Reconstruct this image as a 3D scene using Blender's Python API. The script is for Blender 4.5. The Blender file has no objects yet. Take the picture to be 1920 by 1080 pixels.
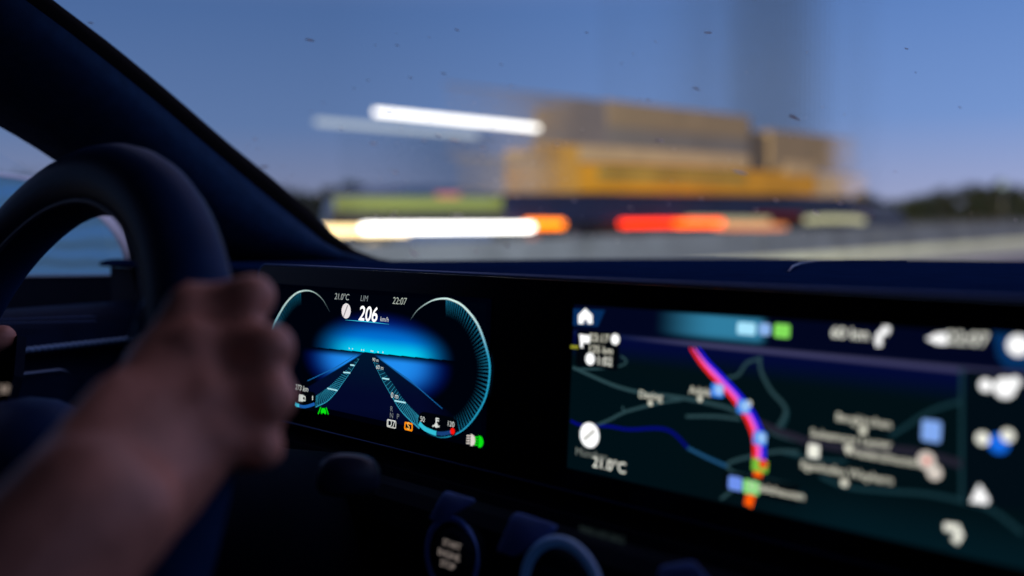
import bpy, bmesh, math, random
from mathutils import Vector, Matrix
from math import radians, sin, cos, tan, pi, sqrt, exp
random.seed(7)
S = bpy.context.scene
COL = S.collection

# ------------------------------------------------------------------ camera
F = 1866.67                                   # focal length in photo pixels (35 mm on full frame)
YAW, PITCH, ROLL = radians(44.722), radians(-4.072), radians(-0.712)
CAM = Vector((0, 0, 1.15))
_a = Vector((-sin(YAW)*cos(PITCH), cos(YAW)*cos(PITCH), sin(PITCH)))
_r0 = Vector((cos(YAW), sin(YAW), 0)); _u0 = _r0.cross(_a)
_r = cos(ROLL)*_r0 + sin(ROLL)*_u0
_u = -sin(ROLL)*_r0 + cos(ROLL)*_u0
cd = bpy.data.cameras.new('camera'); cam = bpy.data.objects.new('camera', cd); COL.objects.link(cam)
m = Matrix((_r, _u, -_a)).transposed().to_4x4(); m.translation = CAM; cam.matrix_world = m
cd.sensor_width = 36; cd.lens = 35; cd.clip_start = 0.01; cd.clip_end = 5000
cd.dof.use_dof = True; cd.dof.focus_distance = 0.68; cd.dof.aperture_fstop = 2.9
S.camera = cam

# ------------------------------------------------------------------ sky, sun, exposure
SUN_EL, SUN_AZ = 3.0, 163.0                    # afterglow low behind the right shoulder (azimuth from +Y towards +X)
w = bpy.data.worlds.new('World'); S.world = w; w.use_nodes = True
nt = w.node_tree; bg = nt.nodes['Background']
sky = nt.nodes.new('ShaderNodeTexSky'); sky.sky_type = 'NISHITA'; sky.sun_disc = False
sky.sun_elevation = radians(SUN_EL); sky.sun_rotation = radians(SUN_AZ)
sky.air_density = 1.0; sky.dust_density = 0.6; sky.ozone_density = 3.0
# dusk: the clear-sky model under a blue-hour gradient over elevation, a little brighter towards the road ahead
def LIN(r, g, b): return tuple(((c/255+.055)/1.055)**2.4 for c in (r, g, b))+(1,)
tcw = nt.nodes.new('ShaderNodeTexCoord'); sep = nt.nodes.new('ShaderNodeSeparateXYZ'); nt.links.new(tcw.outputs['Generated'], sep.inputs[0])
rmp = nt.nodes.new('ShaderNodeValToRGB'); nt.links.new(sep.outputs['Z'], rmp.inputs['Fac'])
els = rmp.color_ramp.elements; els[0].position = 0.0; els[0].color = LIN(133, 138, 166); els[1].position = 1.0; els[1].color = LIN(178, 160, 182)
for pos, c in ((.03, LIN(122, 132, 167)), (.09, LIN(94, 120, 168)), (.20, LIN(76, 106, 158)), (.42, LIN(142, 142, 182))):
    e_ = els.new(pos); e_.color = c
dt = nt.nodes.new('ShaderNodeVectorMath'); dt.operation = 'DOT_PRODUCT'; nt.links.new(tcw.outputs['Generated'], dt.inputs[0]); dt.inputs[1].default_value = (.30, .95, 0)
mr = nt.nodes.new('ShaderNodeMapRange'); nt.links.new(dt.outputs['Value'], mr.inputs[0])
mr.inputs[1].default_value = .3; mr.inputs[2].default_value = 1.0; mr.inputs[3].default_value = .95; mr.inputs[4].default_value = 1.8
mu = nt.nodes.new('ShaderNodeVectorMath'); mu.operation = 'SCALE'; nt.links.new(rmp.outputs[0], mu.inputs[0]); nt.links.new(mr.outputs[0], mu.inputs['Scale'])
sc_ = nt.nodes.new('ShaderNodeVectorMath'); sc_.operation = 'SCALE'; nt.links.new(sky.outputs[0], sc_.inputs[0]); sc_.inputs['Scale'].default_value = .008
ad = nt.nodes.new('ShaderNodeVectorMath'); ad.operation = 'ADD'; nt.links.new(mu.outputs[0], ad.inputs[0]); nt.links.new(sc_.outputs[0], ad.inputs[1])
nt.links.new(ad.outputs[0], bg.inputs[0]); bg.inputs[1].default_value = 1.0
sl = bpy.data.lights.new('sun', 'SUN'); sun = bpy.data.objects.new('sun', sl); COL.objects.link(sun)
sl.energy = 5.0; sl.angle = radians(12); sl.color = (1.0, 0.74, 0.42)
sd = Vector((sin(radians(SUN_AZ))*cos(radians(SUN_EL)), cos(radians(SUN_AZ))*cos(radians(SUN_EL)), sin(radians(SUN_EL))))
sun.rotation_euler = sd.to_track_quat('Z', 'Y').to_euler()
S.view_settings.view_transform = 'Standard'; S.view_settings.look = 'None'
S.view_settings.exposure = 0; S.view_settings.gamma = 1
S.cycles.max_bounces = 8; S.cycles.transparent_max_bounces = 12
S.cycles.caustics_reflective = False; S.cycles.caustics_refractive = False
S.cycles.sample_clamp_indirect = 4
S.cycles.use_denoising = True

# ------------------------------------------------------------------ helpers
def ray(px, py):
    return _a + _r*((px-960)/F) + _u*((540-py)/F)
def RZ(px, py, Z): return CAM + ray(px, py)*Z
def onx(px, py, x):
    d = ray(px, py); return CAM + d*((x-CAM.x)/d.x)
def ony(px, py, y):
    d = ray(px, py); return CAM + d*((y-CAM.y)/d.y)
def onz(px, py, z):
    d = ray(px, py); return CAM + d*((z-CAM.z)/d.z)
def proj(P):
    d = Vector(P)-CAM; Z = d.dot(_a)
    return 960+F*d.dot(_r)/Z, 540-F*d.dot(_u)/Z

ORG = {}
def wloc(o):
    return ORG.get(o.name, Vector((0, 0, 0)))
def tag(o, label=None, cat=None, group=None, kind=None):
    if label: o['label'] = label
    if cat: o['category'] = cat
    if group: o['group'] = group
    if kind: o['kind'] = kind
    return o
def thing(name, loc, label, cat, group=None):
    o = bpy.data.objects.new(name, None); COL.objects.link(o); o.location = loc
    o.empty_display_size = .1; ORG[o.name] = Vector(loc)
    return tag(o, label, cat, group)
def link(name, me, mat=None, parent=None, smooth=False, label=None):
    """vertices are in world space; the parent (an Empty without rotation) only carries them"""
    me.name = name
    o = bpy.data.objects.new(name, me); COL.objects.link(o)
    if mat:
        me.materials.clear(); me.materials.append(mat)
    if smooth:
        for p in me.polygons: p.use_smooth = True
    if parent is not None:
        o.parent = parent
        root = parent
        while root.parent: root = root.parent
        o.matrix_parent_inverse = Matrix.Translation(-wloc(root)) if parent is root else Matrix.Identity(4)
        # a child of a part inherits the root's translation through it
    if label: o['label'] = label
    return o
def mesh(verts, faces):
    me = bpy.data.meshes.new('m'); me.from_pydata([tuple(v) for v in verts], [], faces); me.update(); return me
class MB:
    def __init__(s): s.v = []; s.f = []
    def add(s, vs, fs):
        b = len(s.v); s.v += [Vector(v) for v in vs]; s.f += [tuple(i+b for i in f) for f in fs]; return s
    def box(s, lo, hi, bev=0):
        bm = bmesh.new(); bmesh.ops.create_cube(bm, size=1)
        lo = Vector(lo); hi = Vector(hi)
        for v in bm.verts: v.co = Vector([(lo[i]+hi[i])/2+v.co[i]*(hi[i]-lo[i]) for i in range(3)])
        if bev: bmesh.ops.bevel(bm, geom=bm.edges[:], offset=bev, segments=3, profile=.6, affect='EDGES')
        bm.verts.index_update()
        s.add([v.co.copy() for v in bm.verts], [[v.index for v in f.verts] for f in bm.faces]); bm.free(); return s
    def loft(s, rows, closed=False, caps=False):
        n = len(rows[0]); b = []
        for r in rows: b += list(r)
        fs = []
        for i in range(len(rows)-1):
            for j in range(n if closed else n-1):
                k = (j+1) % n
                fs.append((i*n+j, i*n+k, (i+1)*n+k, (i+1)*n+j))
        if caps:
            fs.append(tuple(range(n))[::-1]); fs.append(tuple((len(rows)-1)*n+j for j in range(n)))
        return s.add(b, fs)
    def tube(s, pts, rad, n=12, caps=True):
        pts = [Vector(p) for p in pts]
        if not isinstance(rad, (list, tuple)): rad = [rad]*len(pts)
        rows = []; up = None
        for i, p in enumerate(pts):
            t = (pts[min(i+1, len(pts)-1)]-pts[max(i-1, 0)]).normalized()
            if up is None: up = t.orthogonal().normalized()
            up = (up - t*up.dot(t)).normalized(); sd_ = t.cross(up)
            rows.append([p+(up*cos(2*pi*j/n)+sd_*sin(2*pi*j/n))*rad[i] for j in range(n)])
        return s.loft(rows, True, caps)
    def ball(s, c, rx, ry=None, rz=None, n=14, m_=9, M=None):
        ry = ry or rx; rz = rz or rx; c = Vector(c); rows = []
        for i in range(m_+1):
            a = -pi/2+pi*i/m_
            row = []
            for j in range(n):
                v = Vector((rx*cos(a)*cos(2*pi*j/n), ry*cos(a)*sin(2*pi*j/n), rz*sin(a)))
                row.append(c+(M @ v if M else v))
            rows.append(row)
        return s.loft(rows, True)
    def build(s, name, mat, parent=None, smooth=False, label=None, recalc=True):
        me = mesh(s.v, s.f)
        if recalc:
            bm = bmesh.new(); bm.from_mesh(me); bmesh.ops.remove_doubles(bm, verts=bm.verts[:], dist=1e-6)
            bmesh.ops.recalc_face_normals(bm, faces=bm.faces[:]); bm.to_mesh(me); bm.free()
        return link(name, me, mat, parent, smooth, label)

def mat(name, col, rough=.6, metal=0, var=.15, scale=20, bump=0, bscale=200, spec=.5):
    m = bpy.data.materials.new(name); m.use_nodes = True; n = m.node_tree; b = n.nodes['Principled BSDF']
    b.inputs['Roughness'].default_value = rough; b.inputs['Metallic'].default_value = metal
    b.inputs['Specular IOR Level'].default_value = spec
    tc = n.nodes.new('ShaderNodeTexCoord')
    nz = n.nodes.new('ShaderNodeTexNoise'); nz.inputs['Scale'].default_value = scale; nz.inputs['Detail'].default_value = 5
    n.links.new(tc.outputs['Object'], nz.inputs['Vector'])
    cr = n.nodes.new('ShaderNodeValToRGB')
    cr.color_ramp.elements[0].position = .3; cr.color_ramp.elements[1].position = .7
    cr.color_ramp.elements[0].color = tuple(c*(1-var) for c in col)+(1,)
    cr.color_ramp.elements[1].color = tuple(min(1, c*(1+var)) for c in col)+(1,)
    n.links.new(nz.outputs['Fac'], cr.inputs['Fac']); n.links.new(cr.outputs[0], b.inputs['Base Color'])
    if bump:
        nb = n.nodes.new('ShaderNodeTexNoise'); nb.inputs['Scale'].default_value = bscale; nb.inputs['Detail'].default_value = 3
        n.links.new(tc.outputs['Object'], nb.inputs['Vector'])
        bp = n.nodes.new('ShaderNodeBump'); bp.inputs['Strength'].default_value = bump; bp.inputs['Distance'].default_value = .001
        n.links.new(nb.outputs['Fac'], bp.inputs['Height']); n.links.new(bp.outputs[0], b.inputs['Normal'])
    return m
def navy(m, lv=.3):
    """dark blue-tinted sheen of the cabin plastics"""
    b = m.node_tree.nodes['Principled BSDF']; b.inputs['Specular IOR Level'].default_value = lv; b.inputs['Specular Tint'].default_value = (.22, .45, 1, 1); return m
def emit(name, col, st=1.0):
    m = bpy.data.materials.new(name); m.use_nodes = True; n = m.node_tree
    n.nodes.remove(n.nodes['Principled BSDF']); e = n.nodes.new('ShaderNodeEmission')
    e.inputs[0].default_value = tuple(col)+(1,); e.inputs[1].default_value = st
    n.links.new(e.outputs[0], n.nodes['Material Output'].inputs[0]); return m
def emit_attr(name, st=1.0):
    m = emit(name, (1, 1, 1), st); n = m.node_tree; at = n.nodes.new('ShaderNodeAttribute'); at.attribute_name = 'picture'
    n.links.new(at.outputs['Color'], n.nodes['Emission'].inputs[0]); return m
def glass(name, tint=(1, 1, 1), refl=.04, rough=0.0):
    m = bpy.data.materials.new(name); m.use_nodes = True; n = m.node_tree; n.nodes.remove(n.nodes['Principled BSDF'])
    t = n.nodes.new('ShaderNodeBsdfTransparent'); t.inputs[0].default_value = tuple(tint)+(1,)
    g = n.nodes.new('ShaderNodeBsdfGlossy'); g.inputs['Roughness'].default_value = rough
    fr = n.nodes.new('ShaderNodeFresnel'); fr.inputs[0].default_value = 1.12
    mx = n.nodes.new('ShaderNodeMixShader'); n.links.new(fr.outputs[0], mx.inputs[0])
    n.links.new(t.outputs[0], mx.inputs[1]); n.links.new(g.outputs[0], mx.inputs[2])
    n.links.new(mx.outputs[0], n.nodes['Material Output'].inputs[0]); return m

# ------------------------------------------------------------------ setting: ground, road
M_grass = mat('dry verge grass', (.10, .12, .06), .95, var=.4, scale=.6)
M_asph = mat('asphalt', (.13, .13, .14), .8, var=.2, scale=1.5)
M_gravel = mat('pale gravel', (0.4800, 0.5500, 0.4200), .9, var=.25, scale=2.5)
M_line = mat('road paint', (.75, .75, .72), .7, var=.1, scale=3)
def sheet(name, x0, x1, y0, y1, z, m_):
    o = MB().add([(x0, y0, z), (x1, y0, z), (x1, y1, z), (x0, y1, z)], [(0, 1, 2, 3)]).build(name, m_, recalc=False)
    return tag(o, kind='structure')
sheet('ground', -2500, 2500, -2500, 2500, 0, M_grass)
sheet('road', -8.8, 7, -400, 1500, .010, M_asph)
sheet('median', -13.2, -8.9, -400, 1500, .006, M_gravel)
sheet('road', -25.5, -13.3, -400, 1500, .010, M_asph)
sheet('shoulder', -29.5, -25.6, -400, 1500, .006, M_gravel)
mk = MB()
for x in (-8.3, -13.8, -24.9): mk.add([(x-.12, -100, .015), (x+.12, -100, .015), (x+.12, 600, .015), (x-.12, 600, .015)], [(0, 1, 2, 3)])
for x in (-4.5, -0.9, 2.7, -17.6, -21.4):
    for k in range(30):
        y = -30+k*12; mk.add([(x-.08, y, .015), (x+.08, y, .015), (x+.08, y+6, .015), (x-.08, y+6, .015)], [(0, 1, 2, 3)])
tag(mk.build('road_markings', M_line, recalc=False), kind='structure')

# ------------------------------------------------------------------ concrete barrier in the median
BX = -12.0
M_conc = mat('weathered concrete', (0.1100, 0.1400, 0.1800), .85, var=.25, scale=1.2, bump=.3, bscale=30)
prof = [(-.30, .006), (-.30, .10), (-.17, .28), (-.09, .78), (.09, .78), (.17, .28), (.30, .10), (.30, .006)]
br = thing('crash_barrier', (BX, 40, 0), 'long grey concrete crash barrier running along the motorway median', 'barrier')
y = -40.0
b_ = MB(); c_ = MB()
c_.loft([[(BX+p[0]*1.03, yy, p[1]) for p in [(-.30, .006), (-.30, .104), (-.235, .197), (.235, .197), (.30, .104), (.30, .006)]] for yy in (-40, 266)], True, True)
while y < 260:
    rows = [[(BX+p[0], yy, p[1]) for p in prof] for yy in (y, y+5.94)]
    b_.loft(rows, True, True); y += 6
b_.build('barrier_wall', M_conc, br); c_.build('barrier_foot', mat('pale barrier base', (0.5800, 0.6600, 0.5000), .9, var=.2, scale=1.5), br)  # foot in a paler tone than the wall

# ------------------------------------------------------------------ trees
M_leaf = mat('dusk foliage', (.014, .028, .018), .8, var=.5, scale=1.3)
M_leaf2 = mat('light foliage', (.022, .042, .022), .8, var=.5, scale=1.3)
M_bark = mat('bark', (.06, .045, .035), .9, var=.3, scale=8)
def tree_mesh(h, wd, n, seed):
    rn = random.Random(seed); cr = MB(); tr = MB()
    tr.tube([(0, 0, -.1), (.05, 0, h*.3), (-.05, .05, h*.6), (0, 0, h*.85)], [h*.035, h*.026, h*.016, h*.006], 8)
    cl = []
    for k in range(11):
        a = rn.uniform(0, 2*pi); q = rn.uniform(.1, 1)**.6; z = h*rn.uniform(.22, .9)
        rad = wd*.5*(1-.55*abs(z/h-.45)/.55)
        cl.append((Vector((cos(a)*q*rad*.8, sin(a)*q*rad*.8, z)), wd*rn.uniform(.16, .28)))
        tr.tube([(0, 0, z*.6), cl[-1][0]], [h*.012, h*.004], 5)
    for k in range(n):
        c, r = rn.choice(cl)
        d = Vector((rn.gauss(0, 1), rn.gauss(0, 1), rn.gauss(0, .8))).normalized()*r*rn.uniform(.5, 1.05)
        p = c+d; s = h*rn.uniform(.022, .05)
        t = Vector((rn.gauss(0, 1), rn.gauss(0, 1), rn.gauss(0, 1))).normalized(); b2 = t.orthogonal().normalized()
        cr.add([p-t*s, p-b2*s*.6, p+t*s, p+b2*s*.6], [(0, 1, 2, 3)])
    return cr, tr
PROTO = []
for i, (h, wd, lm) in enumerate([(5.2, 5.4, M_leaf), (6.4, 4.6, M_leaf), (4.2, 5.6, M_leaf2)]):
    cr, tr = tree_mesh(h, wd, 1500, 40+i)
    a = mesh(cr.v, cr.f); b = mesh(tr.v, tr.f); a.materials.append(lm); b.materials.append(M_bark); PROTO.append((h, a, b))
def tree(px, top, dist, kind, label, group):
    d = ray(px, 402); d = Vector((d.x, d.y, 0)).normalized(); k = d.dot(Vector((_a.x, _a.y, 0)).normalized())
    P = Vector((0, 0, 0)) + d*(dist/k)
    h = CAM.z + (402-top+(7 if px < 800 else -4))/F*dist; s = h/PROTO[kind][0]
    r = bpy.data.objects.new('tree', None); COL.objects.link(r); r.location = P; r.scale = (max(s, .7), max(s, .7), s)
    r.rotation_euler = (0, 0, random.uniform(0, 6)); tag(r, label, 'tree', group)
    for nm, me in (('crown', PROTO[kind][1]), ('trunk', PROTO[kind][2])):
        o = bpy.data.objects.new(nm, me); COL.objects.link(o); o.parent = r
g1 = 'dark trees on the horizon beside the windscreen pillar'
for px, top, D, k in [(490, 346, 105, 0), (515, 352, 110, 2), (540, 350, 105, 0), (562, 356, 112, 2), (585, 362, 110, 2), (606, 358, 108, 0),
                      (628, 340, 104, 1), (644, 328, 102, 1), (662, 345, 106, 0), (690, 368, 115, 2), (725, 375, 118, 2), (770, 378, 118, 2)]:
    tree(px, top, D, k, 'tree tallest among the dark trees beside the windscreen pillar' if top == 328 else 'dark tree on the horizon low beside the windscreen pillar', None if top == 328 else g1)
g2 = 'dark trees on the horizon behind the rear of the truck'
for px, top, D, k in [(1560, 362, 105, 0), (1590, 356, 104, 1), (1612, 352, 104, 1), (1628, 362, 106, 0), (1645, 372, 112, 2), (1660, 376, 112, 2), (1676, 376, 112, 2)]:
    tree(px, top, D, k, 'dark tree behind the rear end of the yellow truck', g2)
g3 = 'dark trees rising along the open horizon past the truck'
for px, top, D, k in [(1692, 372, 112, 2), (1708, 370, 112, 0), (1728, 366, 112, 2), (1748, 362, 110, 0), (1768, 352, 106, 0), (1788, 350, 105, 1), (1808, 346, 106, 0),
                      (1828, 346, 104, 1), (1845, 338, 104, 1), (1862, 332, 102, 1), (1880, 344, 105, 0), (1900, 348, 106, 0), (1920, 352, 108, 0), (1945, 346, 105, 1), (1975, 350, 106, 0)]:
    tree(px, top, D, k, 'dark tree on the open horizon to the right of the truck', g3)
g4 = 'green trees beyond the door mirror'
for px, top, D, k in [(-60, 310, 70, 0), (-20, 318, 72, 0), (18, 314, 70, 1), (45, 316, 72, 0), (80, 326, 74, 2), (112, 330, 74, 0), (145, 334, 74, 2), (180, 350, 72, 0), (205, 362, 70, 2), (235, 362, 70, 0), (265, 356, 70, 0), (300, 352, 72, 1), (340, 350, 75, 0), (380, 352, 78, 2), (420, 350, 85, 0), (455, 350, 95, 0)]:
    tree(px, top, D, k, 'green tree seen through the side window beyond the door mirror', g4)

# a lamp on a slender post above the trees at the right edge
p = onz(1881, 404, 0.0) if False else None
d = ray(1881, 346); d = d*(98/d.dot(_a)); LP = CAM+d
lt = thing('street_lamp', (LP.x, LP.y, 0), 'slender street lamp with a pale glowing globe among the right-hand trees', 'street lamp')
MB().tube([(LP.x, LP.y, 0), (LP.x, LP.y, LP.z-.3)], [.09, .05], 8).build('post', mat('galvanised steel', (.2, .21, .22), .5, .8), lt, True)
MB().ball(LP, .38).build('lamp_globe', emit('pale lamp globe', (.42, .5, .52), .8), lt, True)

# ------------------------------------------------------------------ slim poles added to imitate the blurred band of a passing post
M_mast = mat('blue grey painted steel', (.03, .055, .10), .6, var=.2, scale=3)
mb_ = MB(); rn = random.Random(5)
mx0 = RZ(1452, 402, 46); dirw = Vector((_r0.x, _r0.y, 0)); dird = Vector((_a.x, _a.y, 0)).normalized()
NP = 170
for i in range(NP):
    t = -8.0+12.6*i/(NP-1)
    cov = .60*exp(-(abs(t)/(4.2 if t < 0 else 2.9))**2.2)
    dp = (i % 3-1)*.9
    c = Vector((mx0.x, mx0.y, 0))+dirw*t+dird*dp
    mb_.tube([c, c+Vector((0, 0, 14))], max(.5*cov*12.6/NP, .003), 6)
mast = thing('pole_smear', (mx0.x, mx0.y, 0), 'dark blue lattice mast rising into the sky behind the yellow truck', 'mast')
mb_.build('upright_lattice', M_mast, mast, True)
for z in (.3, 13.7):
    rb = MB()
    for dp in (-.9, 0, .9):
        c = Vector((mx0.x, mx0.y, z))+dird*dp; rb.tube([c-dirw*8.0, c+dirw*4.6], .06, 6)
    for t in (-7.8, 0, 4.4):
        c = Vector((mx0.x, mx0.y, z))+dirw*t; rb.tube([c-dird*.95, c+dird*.95], .05, 6)
    rb.build('cross_brace', M_mast, mast, True)

# ------------------------------------------------------------------ the truck on the opposite carriageway
TX = -15.6
def ty(px): return onx(px, 400, TX).y
def tz(px, py): return onx(px, py, TX).z
M_tan = mat('tan tarpaulin', (0.2400, 0.1900, 0.1200), .7, var=.12, scale=.8)
M_sand = mat('sand band', (0.4600, 0.3500, 0.2000), .7, var=.1, scale=1)
M_greyt = mat('grey tan tarpaulin', (0.1600, 0.1550, 0.1500), .7, var=.15, scale=.7)
M_yel = mat('yellow tarpaulin', (0.5600, 0.2800, 0.0080), .6, var=.12, scale=.9)
M_olive = mat('olive lettering band', (0.2700, 0.2200, 0.0500), .7, var=.3, scale=.9)
M_navy = mat('navy skirt', (0.0040, 0.0090, 0.0400), .5, var=.2, scale=1)
M_cab = mat('blue grey cab paint', (0.0400, 0.0800, 0.2000), .45, var=.12, scale=.7)
M_black = mat('black rubber', (.012, .012, .014), .8)
M_wgl = mat('cab window glass', (.04, .06, .10), .15)
yA, yB, yC, yD = ty(1140), ty(1405), ty(1445), ty(1530)
yE = ty(1625)
zt = tz(985, 170)
DEPTH = 2.5
truck = thing('truck', (TX-1.25, (ty(640)+yD)/2, 0), 'yellow and tan cargo truck with bright white lamps passing in the opposite lane', 'truck')
def tbox(name, y0, y1, z0, z1, m_, proud=0.0, bev=.05, depth=DEPTH, label=None):
    return MB().box((TX-depth-proud, y0, z0), (TX+proud, y1, z1), bev).build(name, m_, truck, label=label)
zy0 = 1.15+.0+ (402-360)/F*25; zy1 = zy0+.62
tbox('cargo_box', yA, yB, zy1+.16, zt, M_greyt)
M_slat = mat('grey violet slats', (0.1550, 0.1450, 0.1500), .7, var=.15, scale=.7)
def slats(name, ya, yb, zl, m_, rev=False, lo=.02, hi=.97, step=.085, off=0):  # added slats, thinning towards one end to imitate the truck's motion smear
    q = MB(); n = int(abs(yb-ya)/step)
    for k in range(n):
        t = (k+.5)/n; f = 1-t if rev else t; cov = lo+(hi-lo)*f*f*(3-2*f); yy = ya+(yb-ya)*t
        z0_, z1_ = zl(yy)
        q.box((TX-.004+off, yy-step/2*cov, z0_), (TX+.004+off, yy+step/2*cov, z1_))
    for xx in (z0_, z1_-.06): q.box((TX-.03+off, ya, xx), (TX-.008+off, yb, xx+.03))
    return q.build(name, m_, truck)
slats('slatted_front', ty(840), yA, lambda y: (zy1+.10, zt-.02), M_slat)
tbox('roof_band', yA-.01, yB+.02, zt-.62, zt+.02, M_tan, .02)
tbox('gap_panel', ty(1398), ty(1450), zy1+.1, zt-.45, mat('gap shade tone', (.10, .085, .07), .8), -.12)  # dark panel put in as the shade between the two boxes
slats('slatted_corner', ty(1000), ty(1085), lambda y: (zy0, zy1+.50), mat('yellow slats', (.50, .29, .05), .6), lo=.0, hi=.95, off=.02)
tbox('sand_band', ty(1085), yB+.01, zy1+.12, zy1+.52, M_sand, .025)
tbox('rear_box', yC, yD-.3, zy1+.16, zt-.30, M_tan, .0)
tbox('rear_band', yC+.8, yD-.1, zy1+.0, zy1+.42, M_sand, .02)
tbox('yellow_side', ty(1085), yD, zy0, zy1+.10, M_yel, .01)
tbox('lettering_band', ty(1120), ty(1395), zy0+.36, zy1-.02, M_olive, .03, .0)
M_slat2 = mat('pale grey slats', (.30, .27, .23), .7, var=.15, scale=.7)
slats('slatted_side', ty(860), ty(1085), lambda y: (zy0-.02, zy1+.12), M_slat2)
slats('slatted_tail', yD, yE, lambda y: (zy0-.02, zy1+.10), M_sand, True)
slats('slatted_tail', yD-.3, ty(1605), lambda y: (zy1+.16, zt-.32), M_tan, True)
tbox('skirt', ty(945), ty(1600), .98, zy0-.03, M_navy, -.06)
tbox('chassis', ty(760), ty(1575), .62, .96, M_black, -.25)
# cab
zc = tz(800, 262)
y0, y1 = ty(735), ty(925)
cabp = [(y0, .5), (y0, 1.3), (y0+.15, 1.62), (y0+.5, 1.78), (y1, 1.80), (y1, .5)]
cb = MB(); cb.loft([[(xx, q[0], q[1]) for q in cabp] for xx in (TX-2.4, TX-.05)], True, True)
cb.build('cab', M_cab, truck)
M_bs = mat('dark blue slats', (.012, .045, .12), .6, var=.1)
slats('slatted_rack', ty(640), ty(870), lambda y: (1.76, zc+.22), M_bs, lo=.05, hi=.5, off=-.02)  # added dark slats imitate the blurred cab against the sky
slats('slatted_rack', ty(870), ty(1030), lambda y: (1.76, zc+.22), M_bs, True, lo=.0, hi=.5, off=-.02)
tbox('sill', ty(634), ty(950), .98, 1.30, M_black, -.02, .02, depth=.3)
tbox('hi_vis_stripe', ty(630), ty(940), 1.15+(402-385)/F*19.0, 1.15+(402-360)/F*19.0, mat('yellow green reflective stripe', (.20, .26, .06), .6), .04, .0, depth=-.01)
tbox('pink_badge', ty(820), ty(860), 1.15+(402-361)/F*19.0, 1.15+(402-351)/F*19.0, mat('pink badge', (.5, .16, .17), .6), .045, .0, depth=-.03)
# lamps drawn out into long glowing tubes, their light streaks put into the shape
def lamp_streak(name, pts, r, m_, x=TX+.16):
    P = [onx(px, py, x) for px, py in pts]
    e = P[0]+(P[0]-P[1]).normalized()*0
    o = MB().tube(P, r, 10)
    o.ball(P[0], r); o.ball(P[-1], r)
    return o.build(name, m_, truck, True)
E_white = emit('white lamp', (1, .97, .9), 6.0); E_cream = emit('cream lamp', (1, .72, .34), 3.2)
E_pale = emit('dim pale lamp', (.40, .45, .50), 1.3); E_orange = emit('orange lamp', (1, .20, .008), 4.2)
E_red = emit('red lamp', (1, .035, .004), 3.6); E_amber = emit('amber lamp', (1, .34, .13), 1.0)
E_straw = emit('straw lamp', (.52, .47, .27), 1.0); E_dred = emit('deep red lamp', (.10, .008, .008), 1.0)
lamp_streak('roof_lamp', [(705, 210), (1008, 240)], .05, emit('roof lamp glow', (.95, .90, .82), 3.2))
lamp_streak('side_lamp', [(595, 228), (892, 253)], .055, E_pale, TX+.1)
lamp_streak('headlight', [(684, 428), (995, 426)], .075, E_white, TX+.26)
lamp_streak('fog_light', [(590, 432), (760, 433)], .085, E_cream, TX+.1)  # added bar for the warm glow of the headlight beam
lamp_streak('turn_signal', [(990, 420), (1052, 420)], .09, E_orange, TX+.12)
lamp_streak('tail_light', [(1166, 419), (1350, 417)], .075, E_red, TX+.12)
lamp_streak('marker_light', [(1290, 413), (1440, 414)], .09, E_straw, TX+.05)
lamp_streak('rear_signal', [(1268, 419), (1352, 419)], .08, emit('orange red lamp', (1, .10, .004), 4.0), TX+.30)
lamp_streak('rear_marker', [(1345, 424), (1470, 426)], .09, E_amber, TX+.08)
lamp_streak('reflector_strip', [(1420, 404), (1500, 405)], .08, E_dred, TX+.02)
for px in (700, 1000, 1075, 1380, 1440):                 # wheels, mostly hidden by the barrier
    yy = ty(px)
    for xx in (TX-.16, TX-2.3):
        wv = MB().tube([(xx-.15, yy, .50), (xx+.15, yy, .50)], .49, 24).build('wheel', M_black, truck, True)
        MB().tube([(xx-.155, yy, .50), (xx+.158, yy, .50)], .26, 16).build('rim', mat('steel rim', (.25, .25, .26), .4, .7) if 'steel rim' not in bpy.data.materials else bpy.data.materials['steel rim'], wv, True)

# ------------------------------------------------------------------ a car following the truck
CX = -15.4
cy0 = onx(1530, 402, CX).y+2.5
fc = thing('car', (CX-.9, cy0+2.2, 0), 'small dark car with one pale lamp following close behind the yellow truck', 'car')
prof = [(0, .35), (0, .72), (.1, .82), (1.1, .95), (1.75, 1.38), (3.1, 1.42), (3.9, 1.05), (4.35, .95), (4.4, .4)]
MB().loft([[(xx, cy0+q[0], q[1]) for q in prof] for xx in (CX-1.75, CX)], True, True).build('body', mat('dark navy car paint', (.015, .02, .05), .3), fc)
MB().add([(CX+.004, cy0+q[0], q[1]) for q in [(1.3, .97), (1.85, 1.32), (3.05, 1.36), (3.7, 1.03)]], [(0, 1, 2, 3)]).build('side_window', M_wgl, fc)
for yy in (.85, 3.55):
    for xx in (CX-.1, CX-1.65):
        MB().tube([(xx-.1, cy0+yy, .33), (xx+.11, cy0+yy, .33)], .32, 20).build('wheel', M_black, fc, True)
P = [onx(px, py, CX+.05) for px, py in [(1512, 412), (1560, 410), (1600, 411), (1618, 414)]]
MB().tube(P, .10, 10).build('headlight', emit('straw headlight', (.62, .60, .36), 1.0), fc, True)  # lamp stretched along its pale light streak

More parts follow.
